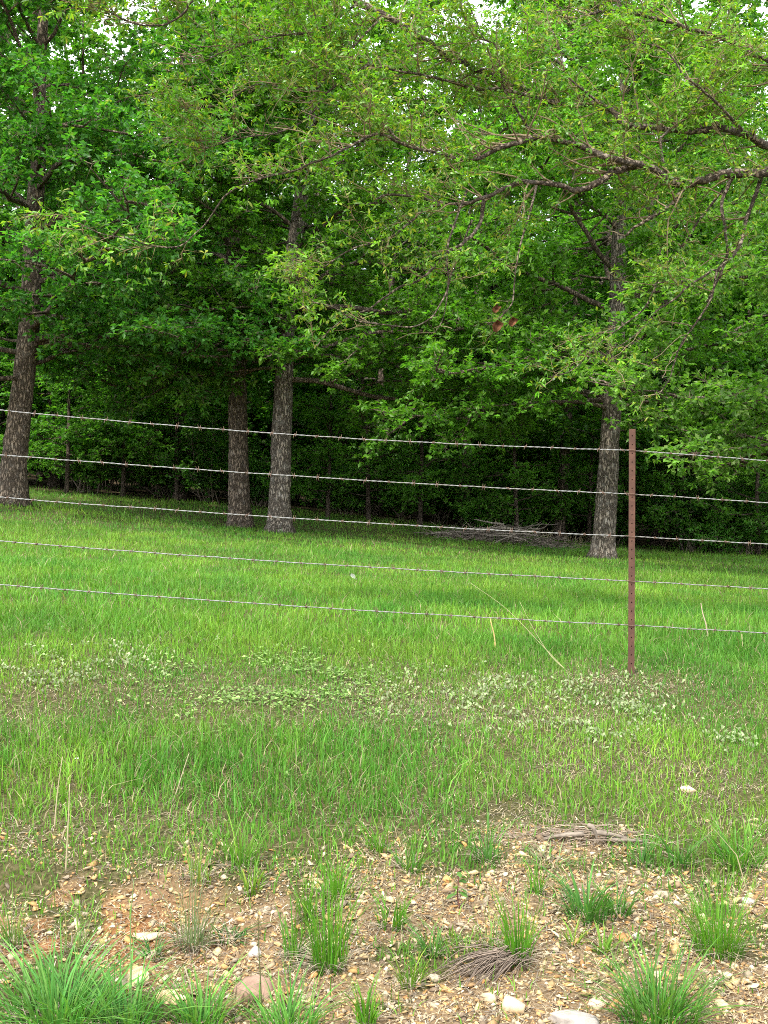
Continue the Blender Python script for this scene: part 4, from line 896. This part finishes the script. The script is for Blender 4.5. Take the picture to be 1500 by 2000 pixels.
# dry straw at the wood edge
WS = Acc(); nn = 420; x = rng.uniform(.8, 10, nn); y = 26.4 + .1 * np.clip(x, -10, 8) + rng.normal(0, .6, nn) ; k = fnoise(x * 1.2, y * .5, 17) > .5; x, y = x[k], y[k]; nn = len(x)
blades(WS, np.stack([x, y, hgt(x, y)], -1), rng.uniform(0, 6.28, nn), rng.uniform(.12, .5, nn), np.full(nn, .012), rng.uniform(.1, .7, nn), np.array([.40, .34, .2]) * np.exp(rng.normal(0, .25, (nn, 1))), 2)
tag(WS.build('dry_grass', M['dry']), 'pale dry grass stems along the edge of the wood', 'grass', None, 'stuff')

# ------------------------------------------------------------------ fence: punched steel post and five barbed wires
m, n, l, b = nt('rusty_steel')
tc = n.new('ShaderNodeTexCoord')
def noise2(s, d=6):
    q = n.new('ShaderNodeTexNoise'); q.inputs['Scale'].default_value = s; q.inputs['Detail'].default_value = d; q.inputs['Roughness'].default_value = .7; l.new(tc.outputs['Object'], q.inputs['Vector']); return q
a1 = noise2(11, 12); r = n.new('ShaderNodeValToRGB'); e = r.color_ramp.elements
e[0].position = .3; e[0].color = (.06, .027, .018, 1); e[1].position = .72; e[1].color = (.165, .078, .048, 1); x_ = e.new(.5); x_.color = (.09, .041, .026, 1)
l.new(a1.outputs[0], r.inputs[0]); l.new(r.outputs[0], b.inputs['Base Color']); b.inputs['Roughness'].default_value = .8; b.inputs['Metallic'].default_value = .15
bp = n.new('ShaderNodeBump'); bp.inputs['Strength'].default_value = .4; bp.inputs['Distance'].default_value = .002; a2 = noise2(180); l.new(a2.outputs[0], bp.inputs['Height']); l.new(bp.outputs[0], b.inputs['Normal'])
M['rust'] = m
m, n, l, b = nt('galvanised_wire'); tc = n.new('ShaderNodeTexCoord')
a1 = noise2(9, 8); r = n.new('ShaderNodeValToRGB'); e = r.color_ramp.elements
e[0].position = .46; e[0].color = (.23, .235, .23, 1); e[1].position = .74; e[1].color = (.22, .12, .07, 1); x_ = e.new(.62); x_.color = (.20, .185, .165, 1)
l.new(a1.outputs[0], r.inputs[0]); l.new(r.outputs[0], b.inputs['Base Color']); b.inputs['Roughness'].default_value = .5; b.inputs['Metallic'].default_value = .1; M['wire'] = m
m, n, l, b = nt('rusty_barb'); b.inputs['Base Color'].default_value = (.13, .08, .055, 1); b.inputs['Roughness'].default_value = .85; M['barb'] = m

HP = 1.352; NH = 27; PW = .0345; pitch = .0480
def post_parts():
    pl = Acc(); W = PW / 2; zs0 = HP - .014 - pitch * (NH) + pitch / 2
    zb = [-.35, zs0 - pitch / 2] + [zs0 + pitch / 2 + pitch * i_ for i_ in range(NH)] ; zb[-1] = HP
    for yy in (0.0, .0045):
        # plain foot below ground and up to the first hole
        v = [(-W, yy, zb[0]), (W, yy, zb[0]), (W, yy, zb[1]), (-W, yy, zb[1])]; pl.add(v, [(0, 1, 2), (0, 2, 3)], (.2, .1, .05))
        for i_ in range(NH):
            z0, z1 = zb[i_ + 1], zb[i_ + 2]; zc = zs0 + pitch * i_; ang = np.arange(8) * math.pi / 4 + math.pi / 8; rx, rz = .0038, .0042
            v = [(-W, yy, z0), (W, yy, z0), (W, yy, z1), (-W, yy, z1)] + [(rx * math.cos(t), yy, zc + rz * math.sin(t)) for t in ang]
            f = [(1, 2, 4), (1, 4, 11), (2, 5, 4), (2, 3, 6), (2, 6, 5), (3, 7, 6), (3, 0, 8), (3, 8, 7), (0, 9, 8), (0, 1, 10), (0, 10, 9), (1, 11, 10)]
            pl.add(v, f, (.2, .1, .05))
            if yy == 0:
                v = [(rx * math.cos(t), y_, zc + rz * math.sin(t)) for y_ in (0, .0045) for t in ang]
                pl.add(v, [(j, (j + 1) % 8, 8 + (j + 1) % 8) for j in range(8)] + [(j, 8 + (j + 1) % 8, 8 + j) for j in range(8)], (.1, .05, .03))
    # folded edges and the top
    for sx in (-1, 1):
        v = [(sx * W, 0, -.35), (sx * W, 0, HP), (sx * W, .0045, HP), (sx * W, .0045, -.35)]; pl.add(v, [(0, 1, 2), (0, 2, 3)], (.2, .1, .05))
    pl.add([(-W, 0, HP), (W, 0, HP), (W, .0045, HP), (-W, .0045, HP)], [(0, 1, 2), (0, 2, 3)], (.2, .1, .05))
    web = Acc()
    # stem rib that runs down behind the face
    bx = lambda x0, x1, y0, y1, z0, z1: web.add([(x, y, z) for x in (x0, x1) for y in (y0, y1) for z in (z0, z1)], [(0, 1, 3), (0, 3, 2), (4, 6, 7), (4, 7, 5), (0, 4, 5), (0, 5, 1), (2, 3, 7), (2, 7, 6), (0, 2, 6), (0, 6, 4), (1, 5, 7), (1, 7, 3)], (.1, .05, .03))
    bx(-.0065, .0065, .0085, .028, -.35, HP - .004)
    return pl.mesh('face_plate', M['rust']), web.mesh('rib', M['rust'])
face_me, rib_me = post_parts()
WZ = {}                                     # wire heights at several x, from the photograph
FY = 6.0; WYO = .034
rows = [((0, 798), (625, 855), (1233, 880), (1500, 900)), ((0, 887), (625, 934), (1233, 965), (1500, 982)), ((0, 970), (625, 1017), (1233, 1048), (1500, 1063)), ((0, 1056), (625, 1103), (1233, 1135), (1500, 1150)), ((0, 1141), (625, 1188), (1233, 1221), (1500, 1237))]
posts_x = [(1233 - 750) / F * FY, -2.95, 5.6]
def wire_z(r_, x):
    xs = [-2.95] + [(a_ - 750) / F * (FY + WYO) for a_, _ in r_] + [5.6]; zs = [CZ - (b_ - 1000) / F * (FY + WYO) for _, b_ in r_]
    zs = [zs[0] + (zs[0] - zs[1]) * .49] + zs + [zs[-1] - (5.6 - xs[-2]) * .066]
    c = np.polyfit(xs[:4], zs[:4], 2)
    return np.where(x < xs[3], np.interp(x, np.linspace(xs[0], xs[3], 40), np.polyval(c, np.linspace(xs[0], xs[3], 40)) + (zs[3] - np.polyval(c, xs[3]))), np.interp(x, xs[3:], zs[3:]))
for k, (x_, lab) in enumerate(zip(posts_x, ['rusty punched steel fence post standing in the grass', 'rusty fence post beyond the left edge of the view', 'rusty fence post beyond the right edge of the view'])):
    z_ = 0.0 if k == 0 else float(hgt(np.array([x_]), np.array([FY]))[0])
    o = thing('fence_post', lab, 'post', (x_, FY, z_), 'steel posts of the wire fence')
    if k == 0: o.rotation_euler = (0, R(.25), 0)
    link('face_plate', face_me, o); link('rib', rib_me, o)
    for r_ in rows:
        zc = float(wire_z(r_, np.array([x_]))[0]) - z_; a = Acc()
        tube(a, catmull([(.024, WYO + .004, zc - .004), (.0225, .012, zc - .003), (.019, -.003, zc - .002), (0, -.0045, zc + .001), (-.019, -.003, zc + .003), (-.0225, .012, zc + .004), (-.024, WYO + .004, zc + .005)], 3), .0019, 5, (.2, .1, .05)); a.build('wire_tie', M['barb'], o)
# a barb: two turns round the wire and four sharp ends
ba = Acc(); t = np.linspace(0, 4 * math.pi, 17)
tube(ba, np.stack([np.linspace(-.006, .006, 17), .0052 * np.cos(t), .0052 * np.sin(t)], -1), .0019, 4, (.2, .1, .05))
for sx, e in [(-.006, (-.010, .006, .019)), (.006, (.010, -.005, -.019)), (-.004, (-.001, -.017, -.011)), (.004, (.003, .016, .010))]:
    tube(ba, [(sx, 0, 0), e], [.0021, .0005], 4, (.2, .1, .05))
barb_me = ba.mesh('barb', M['barb'])
words = ['topmost', 'second', 'third', 'fourth', 'lowest']
for r_i, r_ in enumerate(rows):
    rng = np.random.default_rng(60 + r_i); x = np.arange(-2.97, 5.62, .011)
    z = wire_z(r_, x) + .004 * (fnoise(x * 2.3 + r_i * 9, x * 0 + r_i, 3) - .5) + .0022 * (vnoise(x * 14, x * 0 + r_i, 8) - .5)
    x0 = x[0]; org = np.array([x0, FY + WYO, float(z[0])]); o = thing('barbed_wire', f'{words[r_i]} strand of the five twisted barbed wires' , 'wire', org, 'strands of the barbed wire fence'); a = Acc()
    ph = x / .072 * 2 * math.pi
    for s_ in (0, math.pi):
        tube(a, np.stack([x - x0, (.0015) * np.cos(ph + s_), z - org[2] + .0015 * np.sin(ph + s_)], -1), .0019, 4, (.5, .5, .5))
    a.build('strand', M['wire'], o, True)
    bx_ = -2.9 + .13 * rng.random()
    while bx_ < 3.2:
        bb = link('barb', barb_me, o, (bx_ - x0, 0, float(np.interp(bx_, x, z)) - org[2])); bb.rotation_euler = (rng.uniform(0, 6.28), -.066, 0)
        bx_ += .13 + rng.normal(0, .006)
